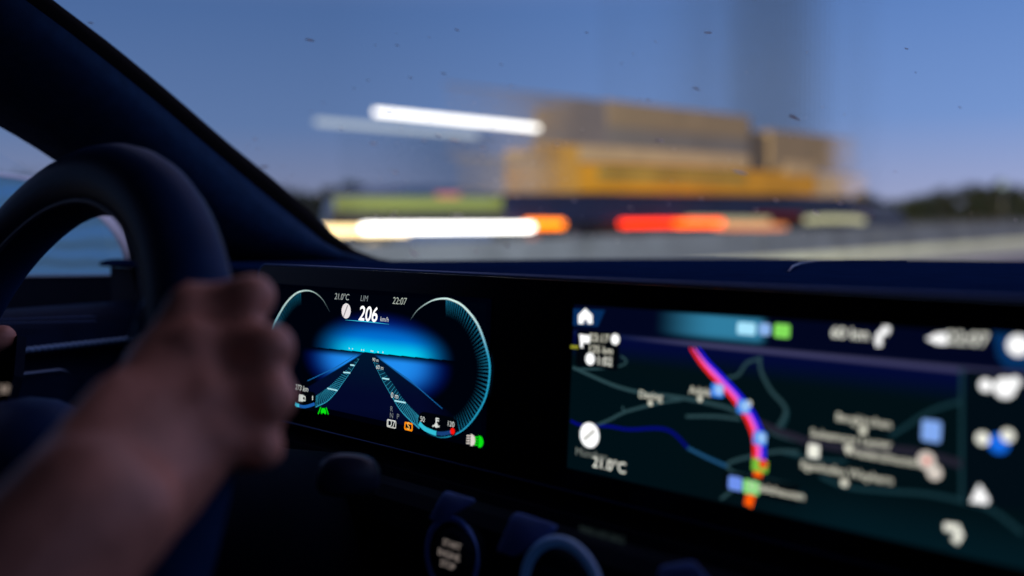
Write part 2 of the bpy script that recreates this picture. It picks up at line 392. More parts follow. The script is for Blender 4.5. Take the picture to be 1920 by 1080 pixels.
# ================================================================== OUR CAR
car = thing('car_interior', (-.24, .3, 0), 'dark car cabin with wide twin screens, dashboard and steering wheel, seen from the passenger seat', 'car')
NV = (.010, .014, .026)
M_dash = mat('dash soft plastic', (0.0030, 0.0130, 0.0550), .75, var=.15, scale=60, bump=.25, bscale=900, spec=.2)
M_pillar = mat('pillar trim fabric', (0.0100, 0.0330, 0.0850), .8, var=.15, scale=90, bump=.2, bscale=700)
M_seal = mat('black rubber seal', (.003, .003, .004), .85, spec=.05)
M_leather = mat('steering wheel leather', (0.0070, 0.0270, 0.0880), .42, var=.15, scale=40, bump=.25, bscale=600)
M_hub = mat('navy airbag cover', (0.0080, 0.0300, 0.1050), .5, var=.1, scale=40, bump=.2, bscale=700)
M_bezel = mat('black glass bezel', (.002, .002, .003), .25, var=0, spec=.12)
M_dark = mat('near black plastic', (0.0030, 0.0060, 0.0150), .72, var=.1, scale=60)
M_door = mat('door trim leather', (0.0060, 0.0160, 0.0500), .6, var=.2, scale=50, bump=.4, bscale=500)
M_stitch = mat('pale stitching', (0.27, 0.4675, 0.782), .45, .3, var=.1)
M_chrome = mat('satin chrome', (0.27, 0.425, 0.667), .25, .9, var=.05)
M_blueplate = mat('satin blue plate', (0.13, 0.288, 0.888), .4, .1, var=.05, scale=20)

for m_ in (M_dash, M_pillar, M_leather, M_hub, M_dark, M_door, M_bezel): navy(m_, {M_bezel.name: .1, M_dash.name: 0.0, M_leather.name: .03, M_door.name: .03, M_hub.name: .1}.get(m_.name, .08))

# ---- the display plane
PY, PX0, PZT, TILT = .41779, -.36438, 1.15-.04903, radians(4.692)
P0 = Vector((PX0, PY, PZT)); PU = Vector((1, 0, 0)); PV = Vector((0, sin(TILT), cos(TILT))); PN = PU.cross(PV)   # PN looks back at the cabin
if PN.y > 0: PN = -PN
def puv(px, py):
    d = ray(px, py); t = (P0-CAM).dot(PN)/d.dot(PN); q = CAM+d*t-P0
    return q.dot(PU), q.dot(PV)
def pw(u, v, h=0): return P0+PU*u+PV*v+PN*h
def pp(px, py, h=0): return pw(*puv(px, py), h)
HS, WS, GAP = .0914, .2438, .066
# glass bezel: one rounded black plate carrying both screens
uL, uR, vT, vB = puv(484, 520)[0], WS+.03, .0135, -HS-.012
def rrect(u0, u1, v0, v1, r, n=6):
    out = []
    for cx, cy, a0 in ((u1-r, v1-r, 0), (u0+r, v1-r, 90), (u0+r, v0+r, 180), (u1-r, v0+r, 270)):
        for k in range(n+1):
            a = radians(a0+90*k/n); out.append((cx+r*cos(a), cy+r*sin(a)))
    return out
def plate(pts, h0, h1):
    n = len(pts); vs = [pw(u, v, h0) for u, v in pts]+[pw(u, v, h1) for u, v in pts]
    return vs, [tuple(range(n)), tuple(range(n, 2*n))]+[(i, (i+1) % n, n+(i+1) % n, n+i) for i in range(n)]
MB().add(*plate(rrect(uL, uR, vB, vT, .010), -.012, 0)).build('display_bezel', M_bezel, car, label='long glossy black bezel holding both screens')
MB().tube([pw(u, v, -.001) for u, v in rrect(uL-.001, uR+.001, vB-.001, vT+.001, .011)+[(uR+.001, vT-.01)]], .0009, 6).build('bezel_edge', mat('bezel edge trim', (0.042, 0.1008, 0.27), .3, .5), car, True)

RW = [1.0]
def ribbon(mb2, pts, wd, h):
    """flat line on the display; pts in photo pixels, wd in metres"""
    q = [Vector(puv(*p)) for p in pts]; L = []; R = []
    for i in range(len(q)):
        t = (q[min(i+1, len(q)-1)]-q[max(i-1, 0)]).normalized(); n = Vector((-t.y, t.x))
        ww = (wd[i] if isinstance(wd, (list, tuple)) else wd)*RW[0]
        L.append(q[i]+n*ww/2); R.append(q[i]-n*ww/2)
    mb2.add([pw(a.x, a.y, h) for a in L]+[pw(a.x, a.y, h) for a in R], [(i, i+1, len(q)+i+1, len(q)+i) for i in range(len(q)-1)])
def smooth(pts, k=4):
    out = []
    for i in range(len(pts)-1):
        p0, p1, p2, p3 = pts[max(i-1, 0)], pts[i], pts[i+1], pts[min(i+2, len(pts)-1)]
        for j in range(k):
            t = j/k
            out.append(tuple(.5*((2*p1[c])+(-p0[c]+p2[c])*t+(2*p0[c]-5*p1[c]+4*p2[c]-p3[c])*t*t+(-p0[c]+3*p1[c]-3*p2[c]+p3[c])*t**3) for c in (0, 1)))
    return out+[pts[-1]]
def poly(mb2, pts, h): mb2.add([pp(x, y, h) for x, y in pts], [tuple(range(len(pts)))])
def upoly(mb2, pts, h): mb2.add([pw(u, v, h) for u, v in pts], [tuple(range(len(pts)))])
def disc(mb2, px, py, r, h, n=20):
    u, v = puv(px, py); upoly(mb2, [(u+r*cos(2*pi*k/n), v+r*sin(2*pi*k/n)) for k in range(n)], h)
def ring(mb2, px, py, r, wd, h, n=24):
    u, v = puv(px, py)
    A = [pw(u+r*cos(2*pi*k/n), v+r*sin(2*pi*k/n), h) for k in range(n)]; B = [pw(u+(r-wd)*cos(2*pi*k/n), v+(r-wd)*sin(2*pi*k/n), h) for k in range(n)]
    mb2.add(A+B, [(k, (k+1) % n, n+(k+1) % n, n+k) for k in range(n)])
def text(name, s, px, py, size, m_, parent, h=.0006, align='CENTER', shear=0, frame=None, bold=0):
    """lettering centred at a photo pixel; size in metres; frame = (origin fn) defaults to the display plane"""
    cu = bpy.data.curves.new('t', 'FONT'); cu.body = s; cu.size = size; cu.align_x = align; cu.align_y = 'CENTER'; cu.shear = shear
    o = bpy.data.objects.new('t', cu); COL.objects.link(o)
    dg = bpy.context.evaluated_depsgraph_get(); me = bpy.data.meshes.new_from_object(o.evaluated_get(dg))
    bpy.data.objects.remove(o)
    U, V, N, O = frame if frame else (PU, PV, PN, pp(px, py))
    if bold:
        vs = [v.co.copy() for v in me.vertices]; fs = [tuple(p.vertices) for p in me.polygons]; lay = MB()
        for k, (dx, dy) in enumerate(((0, 0), (1, 0), (-1, 0), (0, 1), (0, -1))):
            lay.add([v+Vector((dx*bold*size, dy*bold*size, 0)) for v in vs], fs)
        me = mesh(lay.v, lay.f)
    for v in me.vertices: v.co = O+U*v.co.x+V*v.co.y+N*h
    return link(name, me, m_, parent)
class Grp:
    """lettering pieces gathered in one mesh"""
    def __init__(s): s.b = MB()
    def text(s, *a, **k):
        o = text('t', *a, k.pop('m', None), None, **k); me = o.data
        s.b.add([v.co.copy() for v in me.vertices], [tuple(p.vertices) for p in me.polygons]); bpy.data.objects.remove(o); return s
def picture(name, u0, u1, v0, v1, nu, nv, fn, h, m_, parent):
    vs = []; cols = []
    for j in range(nv+1):
        for i in range(nu+1):
            p = pw(u0+(u1-u0)*i/nu, v0+(v1-v0)*j/nv, h); vs.append(p); x, y = proj(p); cols.append(fn(x, y))
    me = mesh(vs, [(j*(nu+1)+i, j*(nu+1)+i+1, (j+1)*(nu+1)+i+1, (j+1)*(nu+1)+i) for j in range(nv) for i in range(nu)])
    at = me.color_attributes.new('picture', 'FLOAT_COLOR', 'POINT')
    for k, c in enumerate(cols): at.data[k].color = (*c, 1)
    return link(name, me, m_, parent)
def L(r, g, b):
    f = lambda c: ((c/255+.055)/1.055)**2.4 if c > 10 else c/255/12.92
    return (f(r), f(g), f(b))
def mixc(a, b, t):
    t = max(0, min(1, t)); return tuple(x+(y-x)*t for x, y in zip(a, b))
def sst(a, b, x):
    t = max(0, min(1, (x-a)/(b-a))); return t*t*(3-2*t)

W1 = emit('screen white', (1, 1, 1), 1.1); W2 = emit('screen soft white', L(215, 220, 215), 1); W3 = emit('screen grey', L(120, 128, 130), 1)
GRN = emit('screen green', L(10, 225, 20), 1.0); ORG_ = emit('screen orange', L(255, 140, 10), 1.0); RED = emit('screen red', L(250, 20, 10), 1)
CYN = emit('screen cyan', L(60, 205, 235), 1); CY2 = emit('screen teal', L(30, 120, 150), 1); CYD = emit('screen dark teal', L(6, 44, 66), 1)
PAT = emit_attr('screen picture')

# ---- instrument display
def cluster_pic(x, y):
    base = L(0, 2, 10)
    hy = 651+(x-590)*.098                      # the drawn horizon
    cxn = x-718
    if y < hy:
        d = hy-y; q = sqrt((cxn/138)**2+(d/84)**2)
        c = mixc(L(6, 40, 150), L(0, 120, 215), sst(66, 20, d)); c = mixc(c, L(6, 210, 240), sst(32, 0, d)*sst(1.0, .3, abs(cxn)/130))
        c = mixc(base, c, sst(1.0, .42, q)); c = mixc(base, c, .35+.65*sst(1.25, .5, q)) if q < 1.2 else base
    else:
        dy = y-hy
        vx, vy = 690, 660
        xl = vx-6-(y-vy)*1.62; xr = vx+6+(y-vy)*1.30
        inside = sst(-2, 2, x-xl)*sst(-2, 2, xr-x)
        q = sqrt(((x-662)/100)**2+((dy-16)/72)**2) if x < 690 else sqrt(((x-742)/112)**2+((dy-18)/80)**2)
        c = mixc(L(3, 34, 140), L(32, 140, 240), sst(.9, .1, q))
        c = mixc(base, c, sst(1.0, .35, q)*sst(0, 16, dy))
        road = mixc(L(1, 20, 44), L(3, 8, 40), sst(0, 90, dy))
        road = mixc(base, road, sst(165, 100, dy)*sst(1.0, .5, abs(x-690)/175))
        c = mixc(c, road, inside)
    return c
idp = link('instrument_display', mesh([pw(u, v, .0006) for u, v in ((-GAP-WS, -HS), (-GAP, -HS), (-GAP, 0), (-GAP-WS, 0))], [(0, 1, 2, 3)]), emit('instrument screen black', L(0, 1, 8), 1), car,
           label='instrument screen showing a blue road graphic and the speed 206')
picture('road_graphic', -GAP-WS+.002, -GAP-.004, -HS+.004, -.003, 170, 230, cluster_pic, .0008, PAT, idp)
# gauges: bright outer arc and the ticks that hang inside it
def gauge(arc, n, tick, arcw, t0, t1, side):
    arc = smooth(arc, 10)
    a = MB(); ribbon(a, arc, [arcw*min(1, .25+1.5*min(i, len(arc)-1-i)/len(arc)) for i in range(len(arc))], .0012)
    a_o = a.build('gauge_arc', None, idp)
    me = a_o.data; me.materials.append(PAT); at = me.color_attributes.new('picture', 'FLOAT_COLOR', 'POINT')
    for k, v in enumerate(me.vertices):
        x, y = proj(v.co); top = sst(.55, .97, (side[1]-y)/side[2]+.0)
        c = mixc(L(38, 165, 205), L(215, 245, 240), top)
        i = min(range(len(arc)), key=lambda q: (arc[q][0]-x)**2+(arc[q][1]-y)**2)/len(arc)
        e = min(1, i/side[3])*min(1, (1-i)/side[4])
        at.data[k].color = (*mixc(L(0, 10, 30), c, e), 1)
    tk = MB(); q = [Vector(puv(*p)) for p in arc]
    c0 = Vector((sum(p.x for p in q)/len(q), sum(p.y for p in q)/len(q))); c0 = Vector(puv(*side[0]))
    cols = []
    for k in range(n):
        f = t0+(t1-t0)*k/(n-1); i = f*(len(q)-1); i0 = min(int(i), len(q)-2); p = q[i0].lerp(q[i0+1], i-i0)
        d = (c0-p); dl = d.normalized(); nrm = Vector((-dl.y, dl.x))*.00034
        A = p+dl*.0008; B = p+dl*tick
        tk.add([pw(*(A+nrm), .001), pw(*(A-nrm), .001), pw(*(B-nrm*.5), .001), pw(*(B+nrm*.5), .001)], [(0, 1, 2, 3)]); cols.append((f, A, B))
    me = mesh(tk.v, tk.f); at = me.color_attributes.new('picture', 'FLOAT_COLOR', 'POINT')
    for k in range(n):
        f = cols[k][0]
        for j in range(4):
            at.data[k*4+j].color = (*(L(26, 120, 155) if j < 2 else L(0, 6, 14)), 1)
    link('gauge_ticks', me, PAT, idp)
gauge([(771, 602), (786, 581), (810, 565), (830, 560), (848, 562), (872, 575), (898, 608), (915, 655), (921, 694), (913, 744), (892, 783), (866, 809), (833, 820), (802, 812)],
      50, .0115, .0016, .27, .93, ((840, 692), 820, 260, .20, .15))
gauge([(621, 585), (607, 561), (591, 548), (575, 545), (558, 550), (540, 567), (524, 593), (514, 616), (506, 655), (507, 690), (516, 718), (532, 742), (550, 757)],
      40, .0105, .0013, .30, .97, ((570, 655), 770, 225, .30, .15))
# lane bands that run from the road into the gauges
def band(Ls, Rs, n, bright):
    Ls, Rs = smooth(Ls, 8), smooth(Rs, 8)
    def at(P, f):
        i = f*(len(P)-1); i0 = min(int(i), len(P)-2); t = i-i0; return Vector((P[i0][0]*(1-t)+P[i0+1][0]*t, P[i0][1]*(1-t)+P[i0+1][1]*t))
    bk = MB(); m2 = MB(); hi = MB()
    N = 24
    bk.add([pp(*at(Ls, k/N), .0010) for k in range(N+1)]+[pp(*at(Rs, k/N), .0010) for k in range(N+1)], [(k, k+1, N+2+k, N+1+k) for k in range(N)])
    bk.build('lane_band', CYD, idp)
    for k in range(n):
        f = (k/(n-1))**.8
        a, b = at(Ls, f), at(Rs, f)
        ribbon(m2, [a, b], .00018+.00035*f, .0013)
    ribbon(m2, Rs if bright == 'R' else Ls, [.0002+.0006*k/len(Rs) for k in range(max(len(Rs), len(Ls)))][:len(Rs if bright == 'R' else Ls)], .0013)
    m2.build('lane_ticks', CY2 if bright == 'x' else emit('lane tick cyan', L(45, 150, 180), 1), idp)
    return at(Ls, .62), at(Rs, .62), at(Ls, .36), at(Rs, .36)
q = band([(672, 673), (646, 699), (625, 720), (610, 732), (594, 743)], [(676, 673), (659, 699), (646, 717), (633, 735), (615, 753), (589, 765)], 30, 'R')
q2 = band([(703, 679), (718, 709), (738, 744), (753, 768), (770, 786), (789, 803)], [(712, 682), (733, 710), (756, 744), (774, 765), (789, 780)], 30, 'L')
hb = MB()
for a, b in [((617, 728), (636, 732)), ((647, 698), (660, 699)), ((743, 751), (764, 755)), ((720, 709), (733, 711)), ((660, 684), (668, 685))]: ribbon(hb, [a, b], .0010, .0015)
hb.build('lane_ticks', emit('lane mark white', L(170, 230, 240), 1), idp)
# horizon line and skyline glints
hl = MB(); ribbon(hl, [(650, 600), (690, 603), (732, 608)], [.0001, .0007, .0001], .0012); hl.build('speed_underline', CYN, idp)
sk = MB()
for x, y in ((658, 653), (664, 654), (681, 656), (685, 656.5), (699, 658), (702, 658.5), (712, 660), (721, 660.5)): disc(sk, x, y, .0006, .0014, 6)
sk.build('skyline_glints', W2, idp)
e1 = MB(); ribbon(e1, [(579, 714), (630, 690), (672, 664)], [.0005, .0008, .0004], .0012); ribbon(e1, [(716, 674), (770, 712), (832, 766)], [.0004, .0008, .0004], .0012)
e1.build('road_edges', emit('road edge blue', L(25, 100, 165), 1), idp)
# readings
SH = .18
text('speed_readout', '206', 693, 590, .0142, W1, idp, .0016, shear=SH, bold=.02)
text('speed_unit', 'km/h', 724, 599, .0046, W2, idp, .0016, shear=SH)
text('temperature_readout', '21.0°C', 644, 557, .0062, emit('reading grey', L(165, 172, 170), 1), idp, .0016, shear=SH)
text('limiter_text', 'LIM', 686, 560, .0058, W3, idp, .0016, shear=SH)
text('clock_readout', '22:07', 752, 565, .0066, emit('clock grey', L(170, 178, 168), 1), idp, .0016, shear=SH)
ds = MB(); disc(ds, 652, 583, .0054, .0014); sg = ds.build('speed_sign', emit('sign white', L(232, 226, 228), 1), idp)
s2 = MB(); ribbon(s2, [(648, 594), (656, 572)], .0011, .0018); s2.build('sign_stroke', emit('sign stroke', L(150, 145, 150), 1), idp)
# fuel gauge
fg = MB(); upoly(fg, rrect(puv(551, 740)[0], puv(596, 740)[0], puv(570, 766)[1], puv(570, 731)[1], .004), .0015); fg.build('fuel_panel', emit('panel black', L(1, 3, 8), 1), idp)
text('range_readout', '273 km', 569, 728, .0058, W2, idp, .0018, shear=SH)
pm = MB(); poly(pm, [(564, 739), (572, 740), (572, 753), (563, 752)], .0018); ribbon(pm, [(572, 742), (576, 744), (576, 751), (572, 750)], .0011, .0018); pm.build('fuel_icon', W2, idp)
fb = MB(); ribbon(fb, smooth([(558, 757), (566, 761), (578, 762), (594, 757)]), .0022, .0018); fb.build('fuel_bar', emit('fuel bar blue', L(25, 90, 170), 1), idp)
f2 = MB(); ribbon(f2, [(557, 756), (560, 759), (565, 760)], .0026, .0020); f2.build('fuel_level', CYN, idp)
ft = MB(); ribbon(ft, [(590, 742), (590, 750)], .0010, .0018); ft.build('fuel_mark', W2, idp)
# temperature gauge
tg = MB(); upoly(tg, rrect(puv(787, 790)[0], puv(862, 790)[0], puv(825, 812)[1], puv(825, 777)[1], .006), .0015); tg.build('coolant_panel', emit('panel black two', L(1, 3, 8), 1), idp)
tb = MB(); ribbon(tb, smooth([(790, 793), (800, 803), (815, 810), (822, 812)]), .0030, .0018); tb.build('coolant_level', emit('coolant cyan', L(50, 190, 215), 1), idp)
tb = MB(); ribbon(tb, smooth([(823, 812), (836, 812.5), (849, 810)]), .0024, .0018); tb.build('coolant_bar', emit('coolant blue', L(22, 62, 120), 1), idp)
tb = MB(); disc(tb, 853, 808, .0021, .0020); tb.build('coolant_limit', RED, idp)
text('coolant_low', '50', 796, 786, .0048, W2, idp, .0018); text('coolant_high', '120', 849, 795, .0046, W2, idp, .0018)
ti = MB(); ribbon(ti, [(822, 783), (822, 796)], .0012, .0018); ribbon(ti, [(815, 799), (819, 797), (823, 800), (828, 799)], .0010, .0018); ribbon(ti, [(823, 784), (827, 785)], .0008, .0018); ribbon(ti, [(823, 788), (827, 789)], .0008, .0018); disc(ti, 822, 797, .0016, .0018)
ti.build('coolant_icon', W2, idp)
# lane assist, gears, lights
la = MB(); ribbon(la, [(600, 776), (605, 763)], .0010, .0016); ribbon(la, [(619, 777), (615, 764)], .0010, .0016)
poly(la, [(605, 770), (607, 765), (612, 765), (615, 770), (615, 776), (612, 776), (611, 774), (608, 774), (607, 776), (605, 775)], .0016); la.build('lane_assist_icon', GRN, idp)
def box_outline(px0, py0, px1, py1, wd, m_, nm, h=.0016):
    b = MB(); u0, v1 = puv(px0, py0); u1, v0 = puv(px1, py1)
    o = rrect(u0, u1, v0, v1, .0012, 3); i = rrect(u0+wd, u1-wd, v0+wd, v1-wd, .0006, 3); n = len(o)
    b.add([pw(*p, h) for p in o]+[pw(*p, h) for p in i], [(k, (k+1) % n, n+(k+1) % n, n+k) for k in range(n)]); b.build(nm, m_, idp)
box_outline(729, 785, 746, 804, .0009, emit('gear grey', L(190, 190, 185), 1), 'gear_frame'); text('gear_readout', 'D7', 737.5, 794, .0068, W2, idp, .0018)
box_outline(762, 790, 777, 809, .0012, ORG_, 'mode_frame'); text('mode_letter', 'S', 769.5, 799, .0068, emit('mode amber', L(255, 190, 90), 1), idp, .0018, bold=.01)
G_ = Grp()
for s_, x, y in (('R', 738, 767), ('N', 738, 779), ('P', 750, 781)): G_.text(s_, x, y, .0050, h=.0018)
G_.b.build('gear_letters', W3, idp, recalc=False)
G_ = Grp(); G_.text('0 m', 744, 742, .0052, h=.0018).text('60 m', 716, 689, .0040, h=.0018).text('90 m', 708, 675, .0034, h=.0018); G_.b.build('distance_labels', W2, idp, recalc=False)
def lampicon(px, py, flip, m_, nm):
    b = MB(); u, v = puv(px, py); s_ = .0034
    pts = [(u+flip*(-.2*s_+s_*1.0*max(0, cos(a))), v+s_*1.05*sin(a)) for a in [radians(-90+180*k/12) for k in range(13)]]
    pts += [(u-flip*s_*.45, v+s_*1.05), (u-flip*s_*.45, v-s_*1.05)]
    upoly(b, pts, .0016)
    for k in range(4): b.add([pw(u-flip*s_*(.6+.9), v+s_*(.7-.45*k), .0016), pw(u-flip*s_*.6, v+s_*(.85-.45*k), .0016), pw(u-flip*s_*.6, v+s_*(.62-.45*k), .0016), pw(u-flip*s_*1.5, v+s_*(.47-.45*k), .0016)], [(0, 1, 2, 3)])
    b.build(nm, m_, idp)
lampicon(889, 825, 1, emit('high beam white', L(225, 215, 208), 1), 'high_beam_icon')
lampicon(904, 828, 1, GRN, 'low_beam_icon')

# ---- navigation display
def c6(*pts): return [(1040+x/2.4543, 540+y/2.4543) for x, y in pts]
def c7(*pts): return [(1460+x/2, 540+y/2) for x, y in pts]
def map_pic(x, y):
    # bands measured from the top edge of the screen
    u, v = puv(x, y); t = -v/HS; s_ = u/WS
    if t < .155:
        c = L(2, 6, 30)
        g = sst(.22, .38, s_)*sst(.50, .47, s_)*sst(.155, .10, t)*sst(-.01, .02, t)
        c = mixc(c, L(48, 125, 160), g)
    elif t < .185: c = mixc(L(8, 20, 60), L(62, 62, 98), sst(.1, .4, s_))
    else:
        c = mixc(L(3, 9, 52), L(2, 15, 20), sst(.19, .34, t))
        c = mixc(c, L(4, 32, 42), .5*sst(.75, 1.0, t)*sst(.4, .7, s_))
        c = mixc(c, L(1, 15, 21), sst(.45, .2, s_)*sst(.3, .5, t))
    return c
ndp = link('navigation_display', mesh([pw(u, v, .0006) for u, v in ((0, -HS), (WS, -HS), (WS, 0), (0, 0))], [(0, 1, 2, 3)]), emit('navigation screen black', L(1, 8, 16), 1), car,
           label='navigation screen showing a dark map with a coloured route')
picture('map_background', .0002, WS-.0002, -HS+.0002, -.0002, 160, 80, map_pic, .0008, PAT, ndp)
RW[0] = .78
RD = emit('map road teal', L(42, 68, 74), 1); RD2 = emit('map road dark', L(24, 52, 60), 1)
roads = MB()
for pts, wd in ((c6((90, 365), (200, 415), (300, 455), (420, 485), (520, 495), (620, 510), (720, 530), (800, 550), (870, 580), (940, 615), (1020, 670), (1129, 700)), .0024),
                (c6((200, 630), (260, 605), (330, 570), (420, 545), (500, 525), (590, 512)), .0020),
                (c6((328, 575), (318, 545)), .0016), (c6((610, 590), (740, 590), (860, 602)), .0020),
                (c6((800, 412), (850, 400), (890, 345), (950, 325)), .0018), (c6((950, 315), (955, 380), (1000, 470), (1070, 560), (1020, 660)), .0022),
                (c6((110, 372), (200, 372), (300, 360), (338, 338), (310, 312)), .0014),
                (c6((1129, 755), (1040, 750), (950, 765), (830, 795), (800, 820), (850, 855), (1000, 885), (1129, 915)), .0020),
                (c6((770, 970), (810, 940), (850, 900)), .0018)):
    ribbon(roads, smooth(pts, 4), wd, .0012)
roads.build('map_roads', RD, ndp)
roads = MB()
for pts, wd in ((c7((0, 545), (20, 520), (38, 465), (10, 420)), .0018), (c7((420, 555), (480, 520), (530, 485), (600, 450), (690, 425)), .0020),
                (c7((160, 705), (260, 745), (400, 760), (550, 770), (680, 795), (800, 830), (920, 920)), .0022), (c7((690, 300), (690, 800)), .0018), (c7((893, 420), (893, 800)), .0016),
                (c7((0, 610), (130, 640), (260, 650)), .0018), (c7((0, 730), (60, 740), (100, 790)), .0014)):
    ribbon(roads, smooth(pts, 4), wd, .0011)
roads.build('map_minor_roads', RD2, ndp)
mw = MB(); ribbon(mw, smooth(c6((940, 615), (1040, 660), (1129, 690))+c7((100, 570), (250, 600), (400, 605), (520, 615), (690, 660)), 4), .0046, .0013); mw.build('map_motorway', emit('motorway violet', L(34, 33, 46), 1), ndp)
rv = MB(); ribbon(rv, smooth(c6((80, 610), (130, 630), (250, 635), (350, 650), (480, 645), (550, 665), (620, 735)), 4), .0022, .0012); rv.build('map_river', emit('river blue', L(4, 8, 110), 1), ndp)
rv = MB(); ribbon(rv, smooth(c6((620, 735), (700, 775), (800, 820)), 4), .0020, .0014); rv.build('map_river_road', emit('river road', L(32, 80, 120), 1), ndp)
RW[0] = .92
RT = c6((650, 275), (700, 345), (765, 415), (835, 490), (895, 570), (930, 640), (948, 705), (950, 790))
def shift(pts, dx): return [(x+dx, y) for x, y in pts]
NR = len(smooth(RT, 6)); tw = [.3+.7*min(1, k/10) for k in range(NR)]
for nm, dx, wd, m_ in (('route_red', -8, .0028, emit('route red', L(250, 40, 38), 1.0)), ('route_blue', 8, .0026, emit('route blue', L(30, 25, 235), 1.0)), ('route_pink', 0, .0022, emit('route pink', L(240, 100, 215), 1.0))):
    b = MB(); ribbon(b, smooth(shift(RT, dx), 6), [wd*t for t in tw], .0016 if nm != 'route_pink' else .0019); b.build(nm, m_, ndp)
b = MB(); ribbon(b, c6((948, 805), (940, 885)), .0050, .0016); ribbon(b, c6((912, 945), (898, 1002)), .0052, .0016); b.build('route_behind', emit('route orange', L(255, 92, 8), 1.0), ndp)
def badge(px, py, w_, h_, m_, nm, h=.0022, r=.0012):
    b = MB(); u, v = puv(px, py); upoly(b, rrect(u-w_/2, u+w_/2, v-h_/2, v+h_/2, r), h); return b.build(nm, m_, ndp)
SKY = emit('badge light blue', L(150, 195, 245), 1); SKB = emit('badge blue', L(55, 130, 235), 1); GRB = emit('badge green', L(120, 215, 95), 1); WHT = emit('badge white', L(238, 238, 225), 1.05); CRM = emit('label cream', L(222, 220, 202), 1)
for cx, cy in ((760, 470), (880, 545), (955, 690)):
    x, y = c6((cx, cy))[0]; badge(x, y, .0072, .0066, SKB, 'motorway_shield'); 
    b = MB(); disc(b, x+4, y-1, .0026, .0026); b.build('shield_number', SKY, ndp)
x, y = c6((905, 530))[0]; badge(x, y, .003, .003, CRM, 'map_pin')
x, y = c6((955, 815))[0]; badge(x, y, .0085, .0060, emit('badge olive', L(120, 190, 60), 1), 'position_marker'); b = MB(); disc(b, x+7, y-3, .0022, .0026); b.build('position_arrow', emit('position red', L(235, 60, 30), 1), ndp)
# road sign strip at the bottom
x, y = c6((955, 915))[0]; badge(x, y, .040, .0090, emit('strip black', L(2, 8, 12), 1), 'street_panel', .0017)
x, y = c6((842, 897))[0]; badge(x, y, .0076, .0066, emit('badge periwinkle', L(110, 145, 235), 1), 'street_badge'); x, y = c6((915, 915))[0]; badge(x, y, .0088, .0066, emit('badge mint', L(135, 215, 125), 1), 'exit_badge')
def maptext(s_, x, y, size, m_, nm='town_label', bold=.006): return text(nm, s_, x, y, size, m_, ndp, .0022, bold=bold)
x, y = c6((1030, 932))[0]; maptext('Odelzhausen', x, y, .0056, CRM, 'street_name', .004)
# top bar
hx = MB(); x0 = [(120, 165), (120, 125), (153, 92), (186, 125), (186, 165), (162, 165), (162, 148), (146, 148), (146, 165)]; poly(hx, c6(*x0), .0022); hx.build('home_icon', W1, ndp)
hb2 = MB(); poly(hb2, c6((92, 95), (238, 102), (205, 178), (90, 172)), .0011); hb2.build('home_tab', emit('tab blue', L(6, 42, 88), 1), ndp)
hb2 = MB(); poly(hb2, [(1862, 622), (1955, 632), (1955, 695), (1888, 690), (1872, 670)], .0011); hb2.build('menu_tab', emit('tab blue two', L(6, 46, 92), 1), ndp)
x, y = c7((905, 215))[0]; b = MB(); disc(b, x, y, .0042, .0022); b.build('menu_icon', W1, ndp)
x, y = c6((893, 187))[0]; badge(x, y, .0100, .0058, emit('badge cyan white', L(165, 225, 250), 1.05), 'road_badge'); x, y = c6((978, 190))[0]; badge(x, y, .0060, .0056, emit('badge blue white', L(140, 180, 235), 1), 'road_shield'); x, y = c6((1057, 197))[0]; badge(x, y, .0082, .0064, emit('badge lime', L(130, 220, 90), 1), 'exit_shield')
x, y = c7((275, 172))[0]; maptext('60 km', x, y, .0070, WHT, 'distance_readout', .012)
b = MB(); ribbon(b, smooth(c7((385, 218), (383, 185), (400, 165), (415, 155)), 4), .0030, .0022); poly(b, c7((398, 140), (428, 146), (420, 178)), .0022); b.build('turn_arrow', W1, ndp)
b = MB(); poly(b, c7((560, 190), (600, 170), (640, 168), (640, 212), (600, 210)), .0022); b.build('speaker_icon', W1, ndp)
x, y = c7((715, 192))[0]; maptext('22:07', x, y, .0074, WHT, 'screen_clock', .012)
# arrival box
x, y = c6((205, 285))[0]; badge(x, y, .030, .0195, emit('arrival black', L(2, 5, 10), 1), 'arrival_panel', .0016, .002)
b = MB(); ribbon(b, c6((133, 215), (137, 275)), .0022, .0022); poly(b, c6((125, 212), (176, 218), (172, 255), (128, 250)), .0022); b.build('flag_icon', W1, ndp)
x, y = c6((216, 232))[0]; maptext('23:17', x, y, .0062, CRM, 'arrival_time'); b = MB(); x, y = c6((290, 236))[0]; disc(b, x, y, .0030, .0022); b.build('status_dot', W1, ndp)
x, y = c6((222, 285))[0]; maptext('125 km', x, y, .0058, CRM, 'remaining_distance')
b = MB(); x, y = c6((175, 326))[0]; disc(b, x, y, .0034, .0022); b.build('delay_icon', W1, ndp); x, y = c6((240, 338))[0]; maptext('1:02', x, y, .0066, WHT, 'remaining_time')
b = MB(); ribbon(b, c6((85, 270), (120, 272)), .0020, .0022); b.build('edge_marker', emit('edge olive', L(140, 140, 40), 1), ndp)
